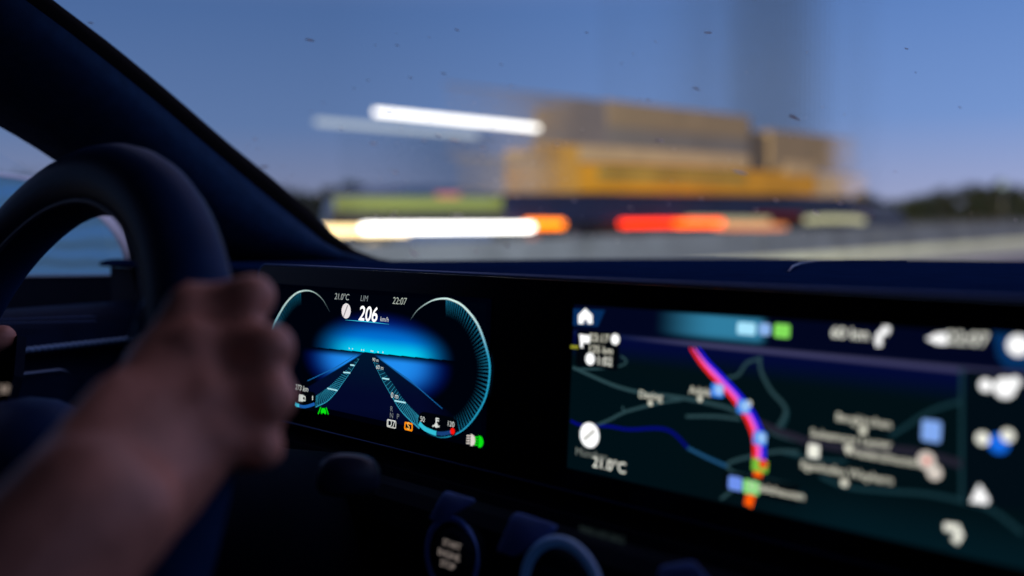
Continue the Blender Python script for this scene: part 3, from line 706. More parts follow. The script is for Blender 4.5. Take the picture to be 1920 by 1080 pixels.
# compass and weather
b = MB(); x, y = c6((172, 676))[0]; disc(b, x, y, .0070, .0022); b.build('compass_disc', W1, ndp); b = MB(); ribbon(b, c6((150, 695), (196, 655)), .0014, .0026); b.build('compass_needle', emit('compass grey', L(160, 160, 150), 1), ndp)
x, y = c6((180, 765))[0]; maptext('München', x, y, .0062, emit('label dim', L(115, 120, 115), 1), 'place_label', .004)
x, y = c6((262, 815))[0]; maptext('21.0°C', x, y, .0082, WHT, 'weather_readout', .006)
for s_, cx, cy in (('Dasing', 452, 495), ('Adelz', 680, 475)):
    x, y = c6((cx, cy))[0]; maptext(s_, x, y, .0056, CRM); b = MB(); disc(b, x, y+14, .0014, .0022); b.build('town_dot', CRM, ndp)
for s_, cx, cy in (('Bergkirchen', 325, 497), ('Sulzemoos Lauter', 275, 565), ('Wiedenzhausen', 395, 632), ('Egenhofen Weyhern', 258, 690)):
    x, y = c7((cx, cy))[0]; maptext(s_, x, y, .0052, CRM)
b = MB()
for cx, cy in ((325, 532), (270, 600), (255, 728)): disc(b, *c7((cx, cy))[0], .0018, .0022)
b.build('town_dots', CRM, ndp)
x, y = c7((140, 610))[0]; badge(x, y, .0056, .0062, WHT, 'parking_badge', r=.001); x, y = c7((580, 535))[0]; badge(x, y, .0080, .0088, emit('badge cornflower', L(130, 170, 240), 1), 'rest_area_badge')
b = MB(); disc(b, *c7((562, 645))[0], .0038, .0022); disc(b, *c7((592, 690))[0], .0032, .0022); b.build('speed_limit_badge', emit('badge rose white', L(215, 205, 195), 1), ndp); b = MB(); disc(b, *c7((566, 645))[0], .0016, .0026); b.build('badge_centre', emit('badge rose', L(225, 130, 120), 1), ndp)
# side bar icons
sb = MB(); poly(sb, c7((705, 305), (935, 325), (935, 835), (705, 805)), .0016); sb.build('side_bar', emit('side bar black', L(2, 12, 20), 1), ndp)
b = MB(); disc(b, *c7((784, 364))[0], .0026, .0022); disc(b, *c7((855, 374))[0], .0042, .0022); disc(b, *c7((893, 352))[0], .0022, .0022); b.build('traffic_icon', W1, ndp)
b = MB(); disc(b, *c7((772, 563))[0], .0027, .0022); disc(b, *c7((866, 552))[0], .0026, .0022); b.build('parking_icon', WHT, ndp); b = MB(); disc(b, *c7((832, 582))[0], .0040, .0020); b.build('parking_dot', emit('parking blue', L(20, 105, 225), 1), ndp)
b = MB(); poly(b, c7((725, 800), (760, 732), (798, 792), (790, 808)), .0022); b.build('warning_icon', W1, ndp)
b = MB(); ribbon(b, c7((628, 892), (678, 897), (686, 920), (668, 950)), .0034, .0022); b.build('return_icon', WHT, ndp)

# ---- dashboard: top from the display lip to the windscreen base
base = [(-1.00, .60), (-.965, .68), (-.92, .765), (-.79, .93), (-.57, 1.05), (-.35, 1.10), (-.24, 1.11)]
base = base+[(-.48-x, y) for x, y in base[-2::-1]]
base = smooth(base, 5)
def dash_z(x, y): return 1.150-.0535+.012*sst(.1, .7, abs(x+.24))*0
rows = []
LIPY = PY+.020
for x, y in base:
    col = []
    for k in range(9):
        t = k/8; yy = LIPY+(y-LIPY)*t; zz = 1.150-.0375-.0145*t
        col.append((x, yy, zz))
    rows.append(col)
dsh = MB(); dsh.loft(rows)
# rolled front lip
for (x0, _), (x1, _) in zip(base[:-1], base[1:]):
    pts = [(LIPY, 1.1125), (LIPY-.010, 1.1122), (LIPY-.0165, 1.1105), (LIPY-.0185, 1.1080), (LIPY-.017, 1.1062), (LIPY-.008, 1.1055)]
    dsh.loft([[(xx, a, b) for a, b in pts] for xx in (x0, x1)])
dash = dsh.build('dashboard', M_dash, car, True)
# lower fascia under the screens
lf = MB()
pr = [(PY+.013, 1.105), (PY+.013, .990), (PY-.010, .984), (PY-.012, .976), (PY-.02, .972), (.378, .990), (.366, .990), (.360, .984), (.358, .97), (.362, .80), (.38, .60), (PY+.1, .40)]
lf.loft([[(x, a, b) for a, b in pr] for x in (-1.0, -.7, -.4, -.1, .2, .52)])
fas = lf.build('lower_dashboard', M_dark, car)
# speaker grille outline on the dash top
sp = MB(); arc = [onz(px, py, 1.1085) for px, py in ((1478, 510), (1486, 500), (1502, 494), (1530, 490), (1600, 489), (1700, 489))]
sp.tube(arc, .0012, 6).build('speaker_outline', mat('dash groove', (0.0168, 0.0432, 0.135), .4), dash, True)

# ---- windscreen
topc = smooth([(-.80, .22), (-.70, .29), (-.50, .345), (-.24, .36), (.02, .345), (.22, .29), (.32, .22)], 6)
TZ = 1.42
def ws(s_, t):
    a = Vector((*_at(base, .03+.94*s_), 1.0925)); b = Vector((*_at(topc, s_), TZ-.06*abs(2*s_-1)**2)); p = a.lerp(b, t)
    return p+Vector((0, .35, .45)).normalized()*.03*sin(pi*t)*(.4+.6*sin(pi*s_))
def _at(P, f):
    i = f*(len(P)-1); i0 = min(int(i), len(P)-2); t = i-i0; return (P[i0][0]*(1-t)+P[i0+1][0]*t, P[i0][1]*(1-t)+P[i0+1][1]*t)
wsb = MB(); wsb.loft([[ws(i/40, j/14) for i in range(41)] for j in range(15)])
wind = wsb.build('windscreen', glass('windscreen glass', (.97, .985, 1.0)), car, True, label='clear windscreen speckled with small dirt marks', recalc=False)
# dirt specks in the glass: short flecks lying on its inner face
from mathutils.bvhtree import BVHTree
bvh = BVHTree.FromPolygons([v for v in wsb.v], wsb.f)
spk = MB(); spk2 = MB(); rn = random.Random(11)
M_pale = mat('insect splash in lit tone', (.7, .66, .62), .8, var=.3, scale=60); n_ = M_pale.node_tree
tl = n_.nodes.new('ShaderNodeBsdfTranslucent'); tl.inputs[0].default_value = (.95, .88, .84, 1); mx_ = n_.nodes.new('ShaderNodeMixShader'); mx_.inputs[0].default_value = .75
n_.links.new(n_.nodes['Principled BSDF'].outputs[0], mx_.inputs[1]); n_.links.new(tl.outputs[0], mx_.inputs[2]); n_.links.new(mx_.outputs[0], n_.nodes['Material Output'].inputs[0])
lst = [(581, 74, 9), (745, 84, 4), (857, 55, 5), (832, 137, 5), (1328, 60, 8), (1216, 186, 4), (1305, 165, 8), (1237, 262, 9), (1234, 262, 5), (1387, 322, 14), (1490, 220, 12), (1486, 216, 6), (1530, 398, 10), (1455, 375, 6), (1418, 392, 5),
       (852, 262, 10), (822, 253, 6), (700, 268, 7), (741, 322, 6), (905, 275, 7), (795, 262, 5), (857, 402, 12), (706, 406, 6), (740, 398, 6), (791, 410, 4), (952, 460, 9), (776, 474, 11), (894, 470, 6), (768, 460, 4), (803, 463, 3), (970, 462, 5), (665, 448, 8), (735, 405, 5),
       (1077, 376, 5), (1184, 390, 4), (1180, 388, 3), (1315, 372, 4), (1575, 380, 6), (1635, 405, 7), (495, 312, 8), (170, 42, 5), (478, 260, 4), (640, 240, 4), (690, 150, 3), (730, 210, 4), (980, 252, 6), (1045, 270, 4), (770, 145, 4), (1700, 90, 4), (1800, 200, 3), (1100, 60, 3), (940, 120, 3)]
for k in range(120):
    lst.append((rn.gauss(1000, 330), rn.gauss(330, 110), rn.uniform(.8, 2.6)))
for px, py, s_ in lst:
    if not (60 < px < 1915 and 5 < py < 482): continue
    h = bvh.ray_cast(CAM, ray(px, py).normalized())
    if h[0] is None: continue
    n = h[1].normalized(); n = n if n.dot(_a) < 0 else -n
    r1 = (_r*.72-_u*.70); r1 = (r1-n*r1.dot(n)).normalized(); r2 = n.cross(r1)
    ang = rn.gauss(0, .25); r1, r2 = r1*cos(ang)+r2*sin(ang), r2*cos(ang)-r1*sin(ang)
    z = (h[0]-CAM).dot(_a)/F; ln = s_*z*1.3; wd = max(s_*.30, .8)*z*1.1
    mt = Matrix((r1, r2, n)).transposed()
    (spk2 if py > 235 and rn.random() < .8 else spk).ball(h[0]+n*.0006, ln/1.2, wd/1.2, .0004, 8, 4, mt)  # paler material low on the glass imitates flecks lit by the lamps
o = spk2.build('pale_specks', M_pale, wind, True); o['kind'] = 'stuff'
M_dirt = M_pale.copy(); M_dirt.name = 'dark dried splash'
for nd in M_dirt.node_tree.nodes:
    if nd.type == 'BSDF_TRANSLUCENT': nd.inputs[0].default_value = (.50, .42, .40, 1)
o = spk.build('dirt_specks', M_dirt, wind, True); o['kind'] = 'stuff'

# ---- A-pillar: lofted through measured lines
NL = 26
def rs(pts, n=NL):
    pts = smooth(pts, 8); d = [0]
    for a, b in zip(pts[:-1], pts[1:]): d.append(d[-1]+sqrt((a[0]-b[0])**2+(a[1]-b[1])**2))
    out = []
    for k in range(n):
        t = d[-1]*k/(n-1); i = max(j for j in range(len(d)) if d[j] <= t+1e-9); i = min(i, len(pts)-2); f = (t-d[i])/max(1e-9, d[i+1]-d[i])
        out.append((pts[i][0]+(pts[i+1][0]-pts[i][0])*f, pts[i][1]+(pts[i+1][1]-pts[i][1])*f))
    return out
L0 = rs([(-160, -205), (100, 0), (200, 76), (310, 166), (425, 265), (525, 346), (600, 412), (640, 452), (690, 479), (760, 493), (860, 506)])
L1 = rs([(-190, -170), (72, 18), (180, 100), (292, 190), (405, 287), (505, 370), (580, 430), (625, 466), (680, 488), (750, 500), (850, 512)])
L2 = rs([(-300, -120), (0, 88), (110, 160), (225, 245), (330, 330), (420, 405), (500, 452), (556, 470), (640, 490), (720, 502), (820, 514)])
L3 = rs([(-400, 20), (0, 238), (100, 300), (170, 345), (228, 383), (300, 440), (360, 470), (430, 486), (520, 496), (600, 505), (700, 516)])
def px3(line, x0, x1): return [onx(p[0], p[1], x0+(x1-x0)*k/(NL-1)) for k, p in enumerate(line)]
A0, A1, A2, A3 = px3(L0, -.735, -.925), px3(L1, -.735, -.915), px3(L2, -.765, -.885), px3(L3, -.85, -.955)
rowp = []
for k in range(NL):
    n_ = Vector((.6, -.3, .2))
    mid = A1[k].lerp(A2[k], .5)+Vector((.012, -.008, .006))
    md2 = A2[k].lerp(A3[k], .5)+Vector((.006, -.006, -.004))
    rowp.append([A1[k], A1[k].lerp(mid, .55)+Vector((.003, -.003, .002)), mid, A2[k].lerp(mid, .45)+Vector((.003, -.002, .001)), A2[k], md2, A3[k], A3[k]+(A3[k]-CAM)*.05, A0[k]+(A0[k]-CAM)*.05+Vector((-.01, 0, -.01)), A0[k]])
plr = MB(); plr.loft([r[:9] for r in rowp]).build('windscreen_pillar', M_pillar, car, True, label='dark sloping pillar between windscreen and side window')
MB().loft([[r[0], r[0].lerp(r[9], .4)+Vector((.004, -.003, .003)), r[9], r[8]] for r in rowp]).build('windscreen_seal', M_seal, car, True)
# mirror triangle with its thin trim line
tq = [(226, 372), (262, 395), (330, 440), (420, 470), (560, 496), (560, 560), (256, 566), (243, 480)]
MB().add([onx(x, y, -.945+.0002*(x-226)*0+.03*max(0, (x-260)/300)) for x, y in tq], [tuple(range(len(tq)))]).build('corner_trim', M_dark, car)
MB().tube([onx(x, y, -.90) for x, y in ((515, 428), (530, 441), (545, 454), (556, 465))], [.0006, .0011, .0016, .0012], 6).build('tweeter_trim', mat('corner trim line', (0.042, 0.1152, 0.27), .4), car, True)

# ---- door
dr = MB()
dpr = [(-.985, 1.060), (-.975, 1.070), (-.955, 1.073), (-.925, 1.069), (-.905, 1.058), (-.892, 1.045), (-.886, 1.038), (-.900, 1.036), (-.905, 1.025), (-.890, 1.012), (-.880, 1.000), (-.870, .96), (-.872, .90), (-.885, .6), (-.90, .30), (-.985, .30)]
ys = [-1.2, -.6, -.2, .1, .25, .35, .42, .5, .62]
dr.loft([[(x, yy, z) for x, z in dpr] for yy in ys])
door = dr.build('door', M_door, car, True, label="driver's door with pale stitching along its dark upper trim")
st = MB()
a, b = onx(-60, 667, -.888), onx(236, 635, -.888)
n = 26
for k in range(n):
    p = a.lerp(b, k/(n-1)); d = (b-a).normalized()
    q_ = Matrix.Rotation(radians(-22), 3, 'X') @ Matrix.Identity(3)
    st.ball(p+Vector((.004, 0, 0)), .0024, .0043, .0024, 8, 6, q_)
st.build('stitching', M_stitch, door, True)
st = MB()
for py0, py1 in ((603, 597), (610, 606)):
    a, b = onx(-40, py0+1, -.899), onx(170, py1, -.899)
    for k in range(26):
        p = a.lerp(b, k/25); st.ball(p+Vector((.005, 0, .002)), .0008, .0032, .0008, 6, 4)
st.build('seam_stitches', mat('dim stitching', (0.042, 0.0936, 0.243), .6), door, True)
hp = [onx(x, y, -.862) for x, y in ((-80, 718), (0, 707), (60, 700), (112, 694), (124, 697), (130, 703))]
MB().tube(hp, [.002, .002, .002, .0019, .0015, .001], 10).build('door_pull', mat('dim satin metal', (.10, .16, .28), .35, .6), door, True)
# side window pane
MB().add([(-.975, -.5, 1.07), (-.975, .43, 1.07), (-.955, .40, 1.16), (-.90, .25, 1.24), (-.80, -.05, 1.40), (-.80, -.5, 1.42)], [(0, 1, 2, 3, 4, 5)]).build('side_window', glass('side window glass', (.93, .97, 1.0)), car, recalc=False)

# ---- door mirror
M_mir = mat('pale blue mirror housing', (.55, .66, .80), .35, var=.06, scale=15)
def mp(px, py, dx=0):
    # mirror face plane: inner end further forward than outer end
    d = ray(px, py); n = Vector((.31, -.95, 0)); O = Vector((-1.03, .462, 1.1)); t = (O-CAM).dot(n)/d.dot(n); return CAM+d*t+n*dx
out = smooth([(-150, 330), (-60, 322), (0, 328), (60, 338), (120, 358), (180, 398), (215, 432), (236, 470), (242, 500), (238, 516), (120, 519), (0, 519), (-100, 517), (-160, 470), (-175, 400), (-150, 330)], 4)[:-1]
cxm = sum(p[0] for p in out)/len(out); cym = sum(p[1] for p in out)/len(out)
def sc(k): return [(cxm+(x-cxm)*k, cym+(y-cym)*k) for x, y in out]
mir = MB(); mir.loft([[mp(x, y, h) for x, y in sc(k)] for k, h in ((.955, -.003), (.96, .001), (.975, .002), (.993, .0), (1.0, -.012), (1.0, -.03), (.93, -.07), (.7, -.10), (.35, -.115))], True, True)
sm = mir.build('door_mirror', M_mir, car, True, label='pale door mirror outside the side window')
mg = bpy.data.materials.new('mirror glass'); mg.use_nodes = True
bs = mg.node_tree.nodes['Principled BSDF']; bs.inputs['Metallic'].default_value = 1; bs.inputs['Base Color'].default_value = (.30, .66, .95, 1); bs.inputs['Roughness'].default_value = .32
wv = mg.node_tree.nodes.new('ShaderNodeTexWave'); wv.bands_direction = 'Z'; wv.inputs['Scale'].default_value = 14; wv.inputs['Distortion'].default_value = 2.5; wv.inputs['Detail'].default_value = 2
tcn = mg.node_tree.nodes.new('ShaderNodeTexCoord'); mg.node_tree.links.new(tcn.outputs['Object'], wv.inputs['Vector'])
bpn = mg.node_tree.nodes.new('ShaderNodeBump'); bpn.inputs['Strength'].default_value = .09; bpn.inputs['Distance'].default_value = .004
mg.node_tree.links.new(wv.outputs['Fac'], bpn.inputs['Height']); mg.node_tree.links.new(bpn.outputs[0], bs.inputs['Normal'])
fac = sc(.955); MB().add([mp(x, y, .0005) for x, y in fac], [tuple(range(len(fac)))]).build('mirror_glass', mg, sm)
ft_ = MB(); ft_.loft([[mp(x, y, h) for x, y in ((-60, 519), (236, 518), (230, 540), (216, 562), (212, 585), (-40, 590))] for h in (.0, -.08)], True, True)
ft_.build('mirror_foot', M_dark, sm)

# ---- steering wheel
WC, WR, WT, WA, WB = Vector((-.5475, .1742, 1.15-.1424)), .1765, .3521, .0200, .0182
WU = Vector((1, 0, 0)); WV = Vector((0, sin(WT), cos(WT))); WN = Vector((0, -cos(WT), sin(WT)))   # WN towards the driver
def wp(x, y, h=0): return WC+WU*x+WV*y+WN*h
sw = MB(); sw.ball(wp(0, -.005, -.012), .072, .05, .060, 24, 12, Matrix((WU, WN, WV)).transposed())
whl = sw.build('steering_wheel', M_hub, car, True, label='dark leather steering wheel gripped by the driver')
N1, N2 = 96, 20
rimb = MB()
rws = []
for i in range(N1):
    th = 2*pi*i/N1; row = []
    thick = 1+.10*exp(-((th-radians(25))/.25)**2)+.10*exp(-((th-radians(155))/.25)**2)
    for j in range(N2):
        ph = 2*pi*j/N2; rr = WR+WA*cos(ph)*thick; row.append(wp(rr*cos(th), rr*sin(th), WB*sin(ph)*thick))
    rws.append(row)
rws.append(rws[0]); rimb.loft(rws, True).build('rim', M_leather, whl, True)
sm_ = MB(); pts = []
for i in range(97):
    th = 2*pi*i/96; ph = radians(143); rr = WR+(WA+.0004)*cos(ph)*1.0; pts.append(wp(rr*cos(th), rr*sin(th), (WB+.0004)*sin(ph)))
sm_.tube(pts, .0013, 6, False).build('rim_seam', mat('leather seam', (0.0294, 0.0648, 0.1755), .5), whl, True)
for s_ in (-1, 1):
    spk_ = MB(); spk_.loft([[wp(s_*x, y, h) for y, h in ((.022*k1, -.012), (.022*k1, -.002), (0, .003), (-.022*k1, -.002), (-.022*k1, -.012))] for x, k1 in ((.05, 1.4), (.09, 1.0), (.13, .9), (.172, 1.2))], True, True)
    so = spk_.build('spoke', M_dark, whl, True)
    MB().tube([wp(s_*.06, .030, .0), wp(s_*.10, .020, .0), wp(s_*.15, .021, .0)], .0018, 6).build('spoke_trim', M_dark, so, True)
    pdl = MB(); pdl.loft([[wp(s_*x, y, -.03+.006*k) for x, y in ((.10, .03), (.128, .034), (.140, .075), (.120, .085), (.104, .06))] for k in (0, 1)], True, True)
    pdl.build('paddle', M_dark, whl)
def onw(px, py, h=0):
    d = ray(px, py); O = WC+WN*h; return CAM+d*((O-CAM).dot(WN)/d.dot(WN))
pd = [onw(px, py, .012) for px, py in ((300, 538), (283, 554), (267, 575), (255, 600), (247, 624), (243, 650))]
MB().tube(pd, .0011, 6).build('paddle_edge', M_chrome, whl, True)
bt = MB(); bi = [RZ(px, py, .452) for px, py in ((2, 722), (4, 736), (12, 735), (14, 722))]
bt.tube(bi, .0009, 6).build('button_symbol', emit('button symbol glow', L(150, 135, 125), .8), whl, True)
# lower dash steering column
cl = MB(); cl.tube([WC-WN*.02, WC-WN*.16, WC-WN*.30], [.045, .055, .07], 20).build('steering_column', M_dark, car, True)
# column stalk on the right: rounded paddle lever
sk_ = MB()
def stalk(k, Z): return [RZ(x, y, Z) for x, y in [(652+(x-652)*k, 890+(y-890)*k) for x, y in smooth([(592, 900), (600, 868), (625, 852), (660, 850), (695, 858), (712, 880), (712, 910), (690, 930), (640, 932), (600, 925), (592, 900)], 3)[:-1]]]
sk_.loft([stalk(k, Z) for k, Z in ((.80, .500), (.93, .503), (1.0, .512), (1.0, .545), (.9, .56))], True, True)
MB.build(sk_, 'column_stalk', mat('stalk plastic', (0.0060, 0.0160, 0.0500), .45, var=.1, scale=50), car, True)
# knee panel left of the column
MB().loft([[(x, PY+.02-(1.0-z)*.12, z) for z in (.985, .93, .85, .70)] for x in (-.95, -.75, -.60, -.50)]).build('knee_panel', mat('knee panel plastic', (0.0040, 0.0120, 0.0400), .6), car)

# ---- switches and vents low on the dashboard
FY = .352; KS = .84
def fy(px, py, d=0): return ony(px, py, FY-d)
def facepoly(pts, d, name, m_, parent=car, th=.006, bev=.35, **k):
    A = smooth(pts+[pts[0]], 1)[:-1]; c = (sum(p[0] for p in pts)/len(pts), sum(p[1] for p in pts)/len(pts))
    # rounded corners
    R_ = []
    n = len(pts)
    for i in range(n):
        p0, p1, p2 = pts[i-1], pts[i], pts[(i+1) % n]
        for t in (0, .25, .5, .75, 1):
            a = (p1[0]+(p0[0]-p1[0])*.16, p1[1]+(p0[1]-p1[1])*.16); b = (p1[0]+(p2[0]-p1[0])*.16, p1[1]+(p2[1]-p1[1])*.16)
            R_.append(((1-t)**2*a[0]+2*t*(1-t)*p1[0]+t*t*b[0], (1-t)**2*a[1]+2*t*(1-t)*p1[1]+t*t*b[1]))
    mb3 = MB(); mb3.loft([[fy(x, y, -th) for x, y in R_], [fy(x, y, d) for x, y in R_], [fy(c[0]+(x-c[0])*.96, c[1]+(y-c[1])*.96, d+.001) for x, y in R_]], True, True)
    return mb3.build(name, m_, parent, True, **k)
facepoly([(834, 919), (896, 938), (823, 981), (804, 972)], .004, 'switch_plate', M_blueplate)
facepoly([(964, 958), (1052, 988), (966, 1045), (930, 1034)], .004, 'switch_plate', M_blueplate)
facepoly([(1236, 1062), (1300, 1050), (1340, 1100), (1230, 1120)], .004, 'switch_plate', M_blueplate)
def fring(px, py, R, r, name, m_, parent=car, d=.006, n=48):
    c = fy(px, py, d); e1_, e2_ = Vector((1, 0, 0)), Vector((0, .12, .99)).normalized()
    rows = []
    e3 = e1_.cross(e2_)
    for i in range(n):
        t = 2*pi*i/n; dd = e1_*cos(t)+e2_*sin(t)
        rows.append([c+dd*KS*(R+r*cos(2*pi*j/12))+e3*KS*(r*.7*sin(2*pi*j/12)) for j in range(12)])
    rows.append(rows[0]); return MB().loft(rows, True).build(name, m_, parent, True)
def fdisc(px, py, R, name, m_, parent=car, d=.004, th=.012):
    c = fy(px, py, d); e2_ = Vector((0, .12, .99)).normalized(); e1_ = Vector((1, 0, 0)); e3 = Vector((0, -1, 0))
    return MB().loft([[c+e1_*cos(2*pi*k/32)*q_*KS+e2_*sin(2*pi*k/32)*q_*KS+e3*h for k in range(32)] for q_, h in ((R, -th), (R, 0), (R*.93, .002), (R*.3, .0025))], True, True).build(name, m_, parent, True)
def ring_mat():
    m_ = mat('blue vent ring with painted glow', (.30, .48, .80), .3, .6, var=.05); b_s = m_.node_tree.nodes['Principled BSDF']
    b_s.inputs['Emission Color'].default_value = (.02, .10, .34, 1); b_s.inputs['Emission Strength'].default_value = .07; return m_  # weak emission put in for the light the ring reflects
stb = fdisc(846, 1042, .0165, 'start_button', M_dark, d=.010)
fring(846, 1042, .0235, .0022, 'button_ring', M_blueplate, stb, d=.004)
e2_ = Vector((0, .12, .99)).normalized()
def ftext(s_, px, py, size, nm, m_, parent, d=.0135, bold=.01):
    return text(nm, s_, px, py, size*KS, m_, parent, 0, frame=(Vector((1, 0, 0)), e2_, Vector((0, -1, 0)), fy(px, py, d)), bold=bold)
bl = emit('button lettering', L(150, 138, 132), .7)
ftext('START', 847, 1022, .0058, 'button_lettering', bl, stb); ftext('ENGINE', 841, 1041, .0058, 'button_lettering', bl, stb); ftext('STOP', 839, 1060, .0058, 'button_lettering', bl, stb)
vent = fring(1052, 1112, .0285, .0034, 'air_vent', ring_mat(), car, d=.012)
fdisc(1052, 1112, .024, 'vent_core', M_dark, vent, d=.000)
vs_ = MB()
for k in (-1, 0, 1):
    c = fy(1052, 1112, .004)+e2_*k*.008; vs_.box(c-Vector((.016, .002, .001)), c+Vector((.016, .006, .001)))
vs_.build('vent_slat', M_dark, vent)
ftext('PASS AIR BAG', 1128, 1003, .0052, 'airbag_lettering', emit('airbag lettering dim', L(38, 48, 48), 1), fas, .003, .004)

# ---- rest of the cabin that keeps the outside light out
M_head = mat('headliner', (0.021, 0.0396, 0.0878), .9, var=.1, scale=80)
rf = MB()
rf.loft([[(x, y, z) for x, y, z in ((-.98, yy, zz-.10), (-.80, yy, zz-.02), (-.5, yy, zz), (-.24, yy, zz+.01), (.02, yy, zz), (.32, yy, zz-.02), (.50, yy, zz-.10))] for yy, zz in ((.34, 1.425), (.1, 1.44), (-.5, 1.46), (-1.2, 1.42), (-1.9, 1.25))])
rf.build('headliner', M_head, car, True)
rpb = MB().add([(-.98, -1.9, .3), (.5, -1.9, .3), (.5, -1.9, 1.27), (-.98, -1.9, 1.27)], [(0, 1, 2, 3)])
rpb.build('rear_panel', M_head, car)
MB().add([(-1.0, -1.9, .3), (.52, -1.9, .3), (.52, .6, .3), (-1.0, .6, .3)], [(0, 1, 2, 3)]).build('cabin_floor', M_dark, car)
MB().add([(-.985, -1.9, .3), (-.985, .05, .3), (-.985, .05, 1.07), (-.80, -.12, 1.44), (-.80, -1.9, 1.25), (-.985, -1.9, 1.0)], [(0, 1, 2, 3, 4, 5)]).build('centre_pillar', M_head, car)  # unseen; pillar widened over the side window to hold light off the wheel
MB().add([(.50, -1.9, .3), (.50, .6, .3), (.50, .6, 1.07), (.50, -1.9, 1.07)], [(0, 1, 2, 3)]).build('passenger_door', M_door, car)
MB().add([(.50, -1.9, 1.07), (.50, -.28, 1.07), (.36, -.28, 1.43), (.36, -1.9, 1.25)], [(0, 1, 2, 3)]).build('passenger_pillar', M_head, car)  # unseen panel added across the side window to block the low sun

# own headlamps light the road ahead
for hx in (-.85, .37):
    ld = bpy.data.lights.new('headlamp_beam', 'SPOT'); lo = bpy.data.objects.new('headlamp_beam', ld); COL.objects.link(lo)
    lo.location = (hx, 2.15, .66); ld.energy = 5000; ld.spot_size = radians(110); ld.spot_blend = .6; ld.color = (1, .97, .86); ld.shadow_soft_size = .06
    lo.rotation_euler = Vector((.28, -1, .045)).to_track_quat('Z', 'Y').to_euler()

# ================================================================== THE DRIVER
M_skin = mat('skin', (.62, .26, .185), .5, var=.32, scale=42, bump=.6, bscale=150)
parts = MB()
def cap(pts, n=14):
    """a chain of tapered capsules: pts = [(point, radius), ...]"""
    for (a, ra), (b, rb_) in zip(pts[:-1], pts[1:]):
        a, b = Vector(a), Vector(b)
        parts.tube([a, b], [ra, rb_], n)
    for a, ra in pts: parts.ball(a, ra)
def H(px, py, Z): return RZ(px, py, Z)
# right hand: back of the hand towards the camera, fingers closed round the rim
wrist = H(165, 965, .325); fore = Vector((-.36, -.06, .87)); 
MCP = [H(368, 578, .398), H(378, 655, .383), H(400, 742, .374), H(420, 822, .370)]
PIP = [H(474, 556, .390), H(508, 652, .374), H(513, 745, .368), H(494, 840, .366)]
DIP = [H(462, 590, .425), H(490, 684, .410), H(494, 770, .402), H(474, 855, .398)]
TIP = [H(425, 620, .446), H(440, 705, .432), H(445, 785, .424), H(435, 860, .418)]
RR = [(.0108, .0096, .0084, .0074), (.0114, .0099, .0086, .0075), (.0106, .0094, .0082, .0072), (.0094, .0083, .0073, .0064)]
for i in range(4):
    m0, p0_, d0, t0_ = RR[i]
    cap([(MCP[i], m0), (MCP[i].lerp(PIP[i], .5), (m0+p0_)/2*.86), (PIP[i], p0_*1.02), (PIP[i].lerp(DIP[i], .5), (p0_+d0)/2*.86), (DIP[i], d0), (TIP[i], t0_)])
    wr = wrist.lerp(H(165, 965, .335), .5)+(MCP[i]-MCP[1])*.28
    cap([(MCP[i], m0*1.02), (MCP[i].lerp(wr, .5)+_a*.004, .0155), (wr, .0185)])
for i in range(3):                                            # the web of the palm between the metacarpals
    a = MCP[i].lerp(MCP[i+1], .5); wr = wrist+(a-MCP[1])*.28
    cap([(a.lerp(wr, .16)+_a*.007, .0085), (a.lerp(wr, .5)+_a*.008, .0165), (wr, .018)])
for i in range(4):
    parts.ball(MCP[i]-_a*.0075+_u*.001, RR[i][0]*.95)
    parts.tube([MCP[i]-_a*.010, MCP[i].lerp(wrist, .5)-_a*.0125, MCP[i].lerp(wrist, .85)-_a*.012], [.0042, .0036, .002], 8)
tb0 = wrist.lerp(MCP[0], .35)+_a*.012
cap([(wrist, .018), (tb0, .0165), (H(290, 690, .405), .0135), (H(330, 625, .435), .0108), (H(355, 575, .452), .0085)])   # thumb inside the rim
cap([(wrist, .027), (wrist.lerp(fore, .25), .031), (wrist.lerp(fore, .6), .040), (fore, .045)])
cap([(wrist.lerp(MCP[0], .45)-_r*.007, .015), (wrist-_r*.009-_u*.003, .022), (wrist.lerp(fore, .3)-_r*.008, .026), (wrist.lerp(fore, .6)-_r*.006, .034)])
cap([(wrist+_r*.010, .020), (wrist.lerp(fore, .3)+_r*.008, .024)])
sh = Vector((-.37, -.34, 1.05)); cap([(fore, .043), (fore.lerp(sh, .5), .048), (sh, .058)])
# left hand on the far side of the rim; only its thumb reaches into the picture
lw = Vector((-.775, .07, .985)); le = Vector((-.80, -.13, .83)); ls = Vector((-.73, -.36, 1.05))
LM = [wp(-.180, .092-.021*i, .032) for i in range(4)]
LPp = [wp(-.212, .088-.021*i, .004) for i in range(4)]; LD = [wp(-.200, .084-.021*i, -.028) for i in range(4)]; LT = [wp(-.172, .080-.020*i, -.034) for i in range(4)]
for i in range(4):
    m0, p0_, d0, t0_ = RR[i]
    cap([(LM[i], m0), (LPp[i], p0_), (LD[i], d0), (LT[i], t0_)]); cap([(LM[i], m0), (LM[i].lerp(lw, .5), .016), (lw+(LM[i]-LM[1])*.25, .018)])
tt = H(5, 632, .635)
tb_ = LM[0].lerp(lw, .45)+Vector((.012, -.004, 0))
cap([(lw, .019), (tb_, .0165), (tb_.lerp(tt, .5)+Vector((0, -.006, .002)), .0118), (tt, .0090)])
cap([(lw, .025), (lw.lerp(le, .5), .035), (le, .042), (le.lerp(ls, .5), .047), (ls, .058)])
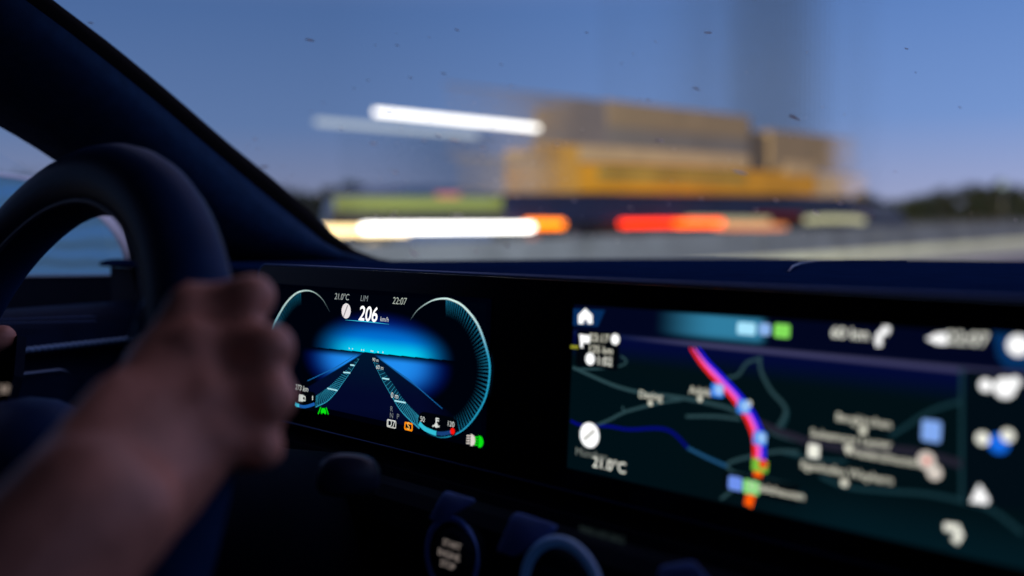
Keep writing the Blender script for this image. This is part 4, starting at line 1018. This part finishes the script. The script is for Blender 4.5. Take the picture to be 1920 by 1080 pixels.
# trunk, neck, head, legs in the driver's seat
ch = Vector((-.55, -.36, .98)); pel = Vector((-.55, -.30, .52))
cap([(sh, .058), (Vector((-.45, -.37, 1.06)), .075), (ch+Vector((0, 0, .07)), .09), (Vector((-.65, -.37, 1.06)), .075), (ls, .058)])
cap([(ch+Vector((.07, 0, .0)), .11), (Vector((-.50, -.34, .75)), .115), (pel+Vector((.08, 0, 0)), .12)]); cap([(ch-Vector((.07, 0, 0)), .11), (Vector((-.60, -.34, .75)), .115), (pel-Vector((.08, 0, 0)), .12)])
hd = Vector((-.55, -.33, 1.30)); cap([(ch+Vector((0, 0, .10)), .06), (hd-Vector((0, .01, .09)), .055)])
parts.ball(hd, .076, .095, .112); parts.ball(hd+Vector((0, .04, -.06)), .055, .05, .05); parts.ball(hd+Vector((0, .097, -.015)), .013, .020, .022)
for s_ in (-1, 1):
    parts.ball(hd+Vector((s_*.078, .0, -.01)), .010, .022, .032)
    cap([(pel+Vector((s_*.09, 0, 0)), .085), (Vector((-.55+s_*.14, .16, .62)), .062), (Vector((-.55+s_*.12, .48, .38)), .046)])
def organic(mbx, name, m_, parent, vox, it):
    me = mesh(mbx.v, mbx.f); o = bpy.data.objects.new('tmp', me); COL.objects.link(o)
    r = o.modifiers.new('r', 'REMESH'); r.mode = 'VOXEL'; r.voxel_size = vox; r.use_smooth_shade = True
    s_ = o.modifiers.new('s', 'SMOOTH'); s_.factor = .5; s_.iterations = it
    dg = bpy.context.evaluated_depsgraph_get(); dg.update(); m2 = bpy.data.meshes.new_from_object(o.evaluated_get(dg)); bpy.data.objects.remove(o)
    return link(name, m2, m_, parent, True)
person = thing('person', (-.55, -.3, .5), 'driver with bare forearms gripping the steering wheel with the right hand in front', 'person')
organic(parts, 'body', M_skin, person, .0036, 4)
parts = MB()
cap([(sh+Vector((.0, .0, -.0)), .072), (Vector((-.45, -.37, 1.05)), .09), (ch+Vector((0, 0, .06)), .105), (Vector((-.65, -.37, 1.05)), .09), (ls, .072)])
cap([(sh, .072), (sh.lerp(fore, .5), .062)]); cap([(ls, .072), (ls.lerp(le, .5), .062)])
cap([(ch+Vector((.07, 0, .0)), .125), (Vector((-.50, -.34, .75)), .13), (pel+Vector((.08, 0, .05)), .132)]); cap([(ch-Vector((.07, 0, 0)), .125), (Vector((-.60, -.34, .75)), .13), (pel+Vector((-.08, 0, .05)), .132)])
organic(parts, 'shirt', mat('dark shirt', (.02, .022, .03), .9, var=.2, scale=60), person, .012, 4)
parts = MB()
for s_ in (-1, 1): cap([(pel+Vector((s_*.09, 0, 0)), .1), (Vector((-.55+s_*.14, .16, .62)), .074), (Vector((-.55+s_*.12, .48, .38)), .056)])
organic(parts, 'trousers', mat('dark trousers', (.02, .025, .04), .9, var=.2, scale=60), person, .012, 4)
hr = MB(); hr.ball(hd+Vector((0, -.018, .022)), .084, .098, .104); organic(hr, 'hair', mat('dark hair', (.02, .015, .012), .7), person, .008, 2)
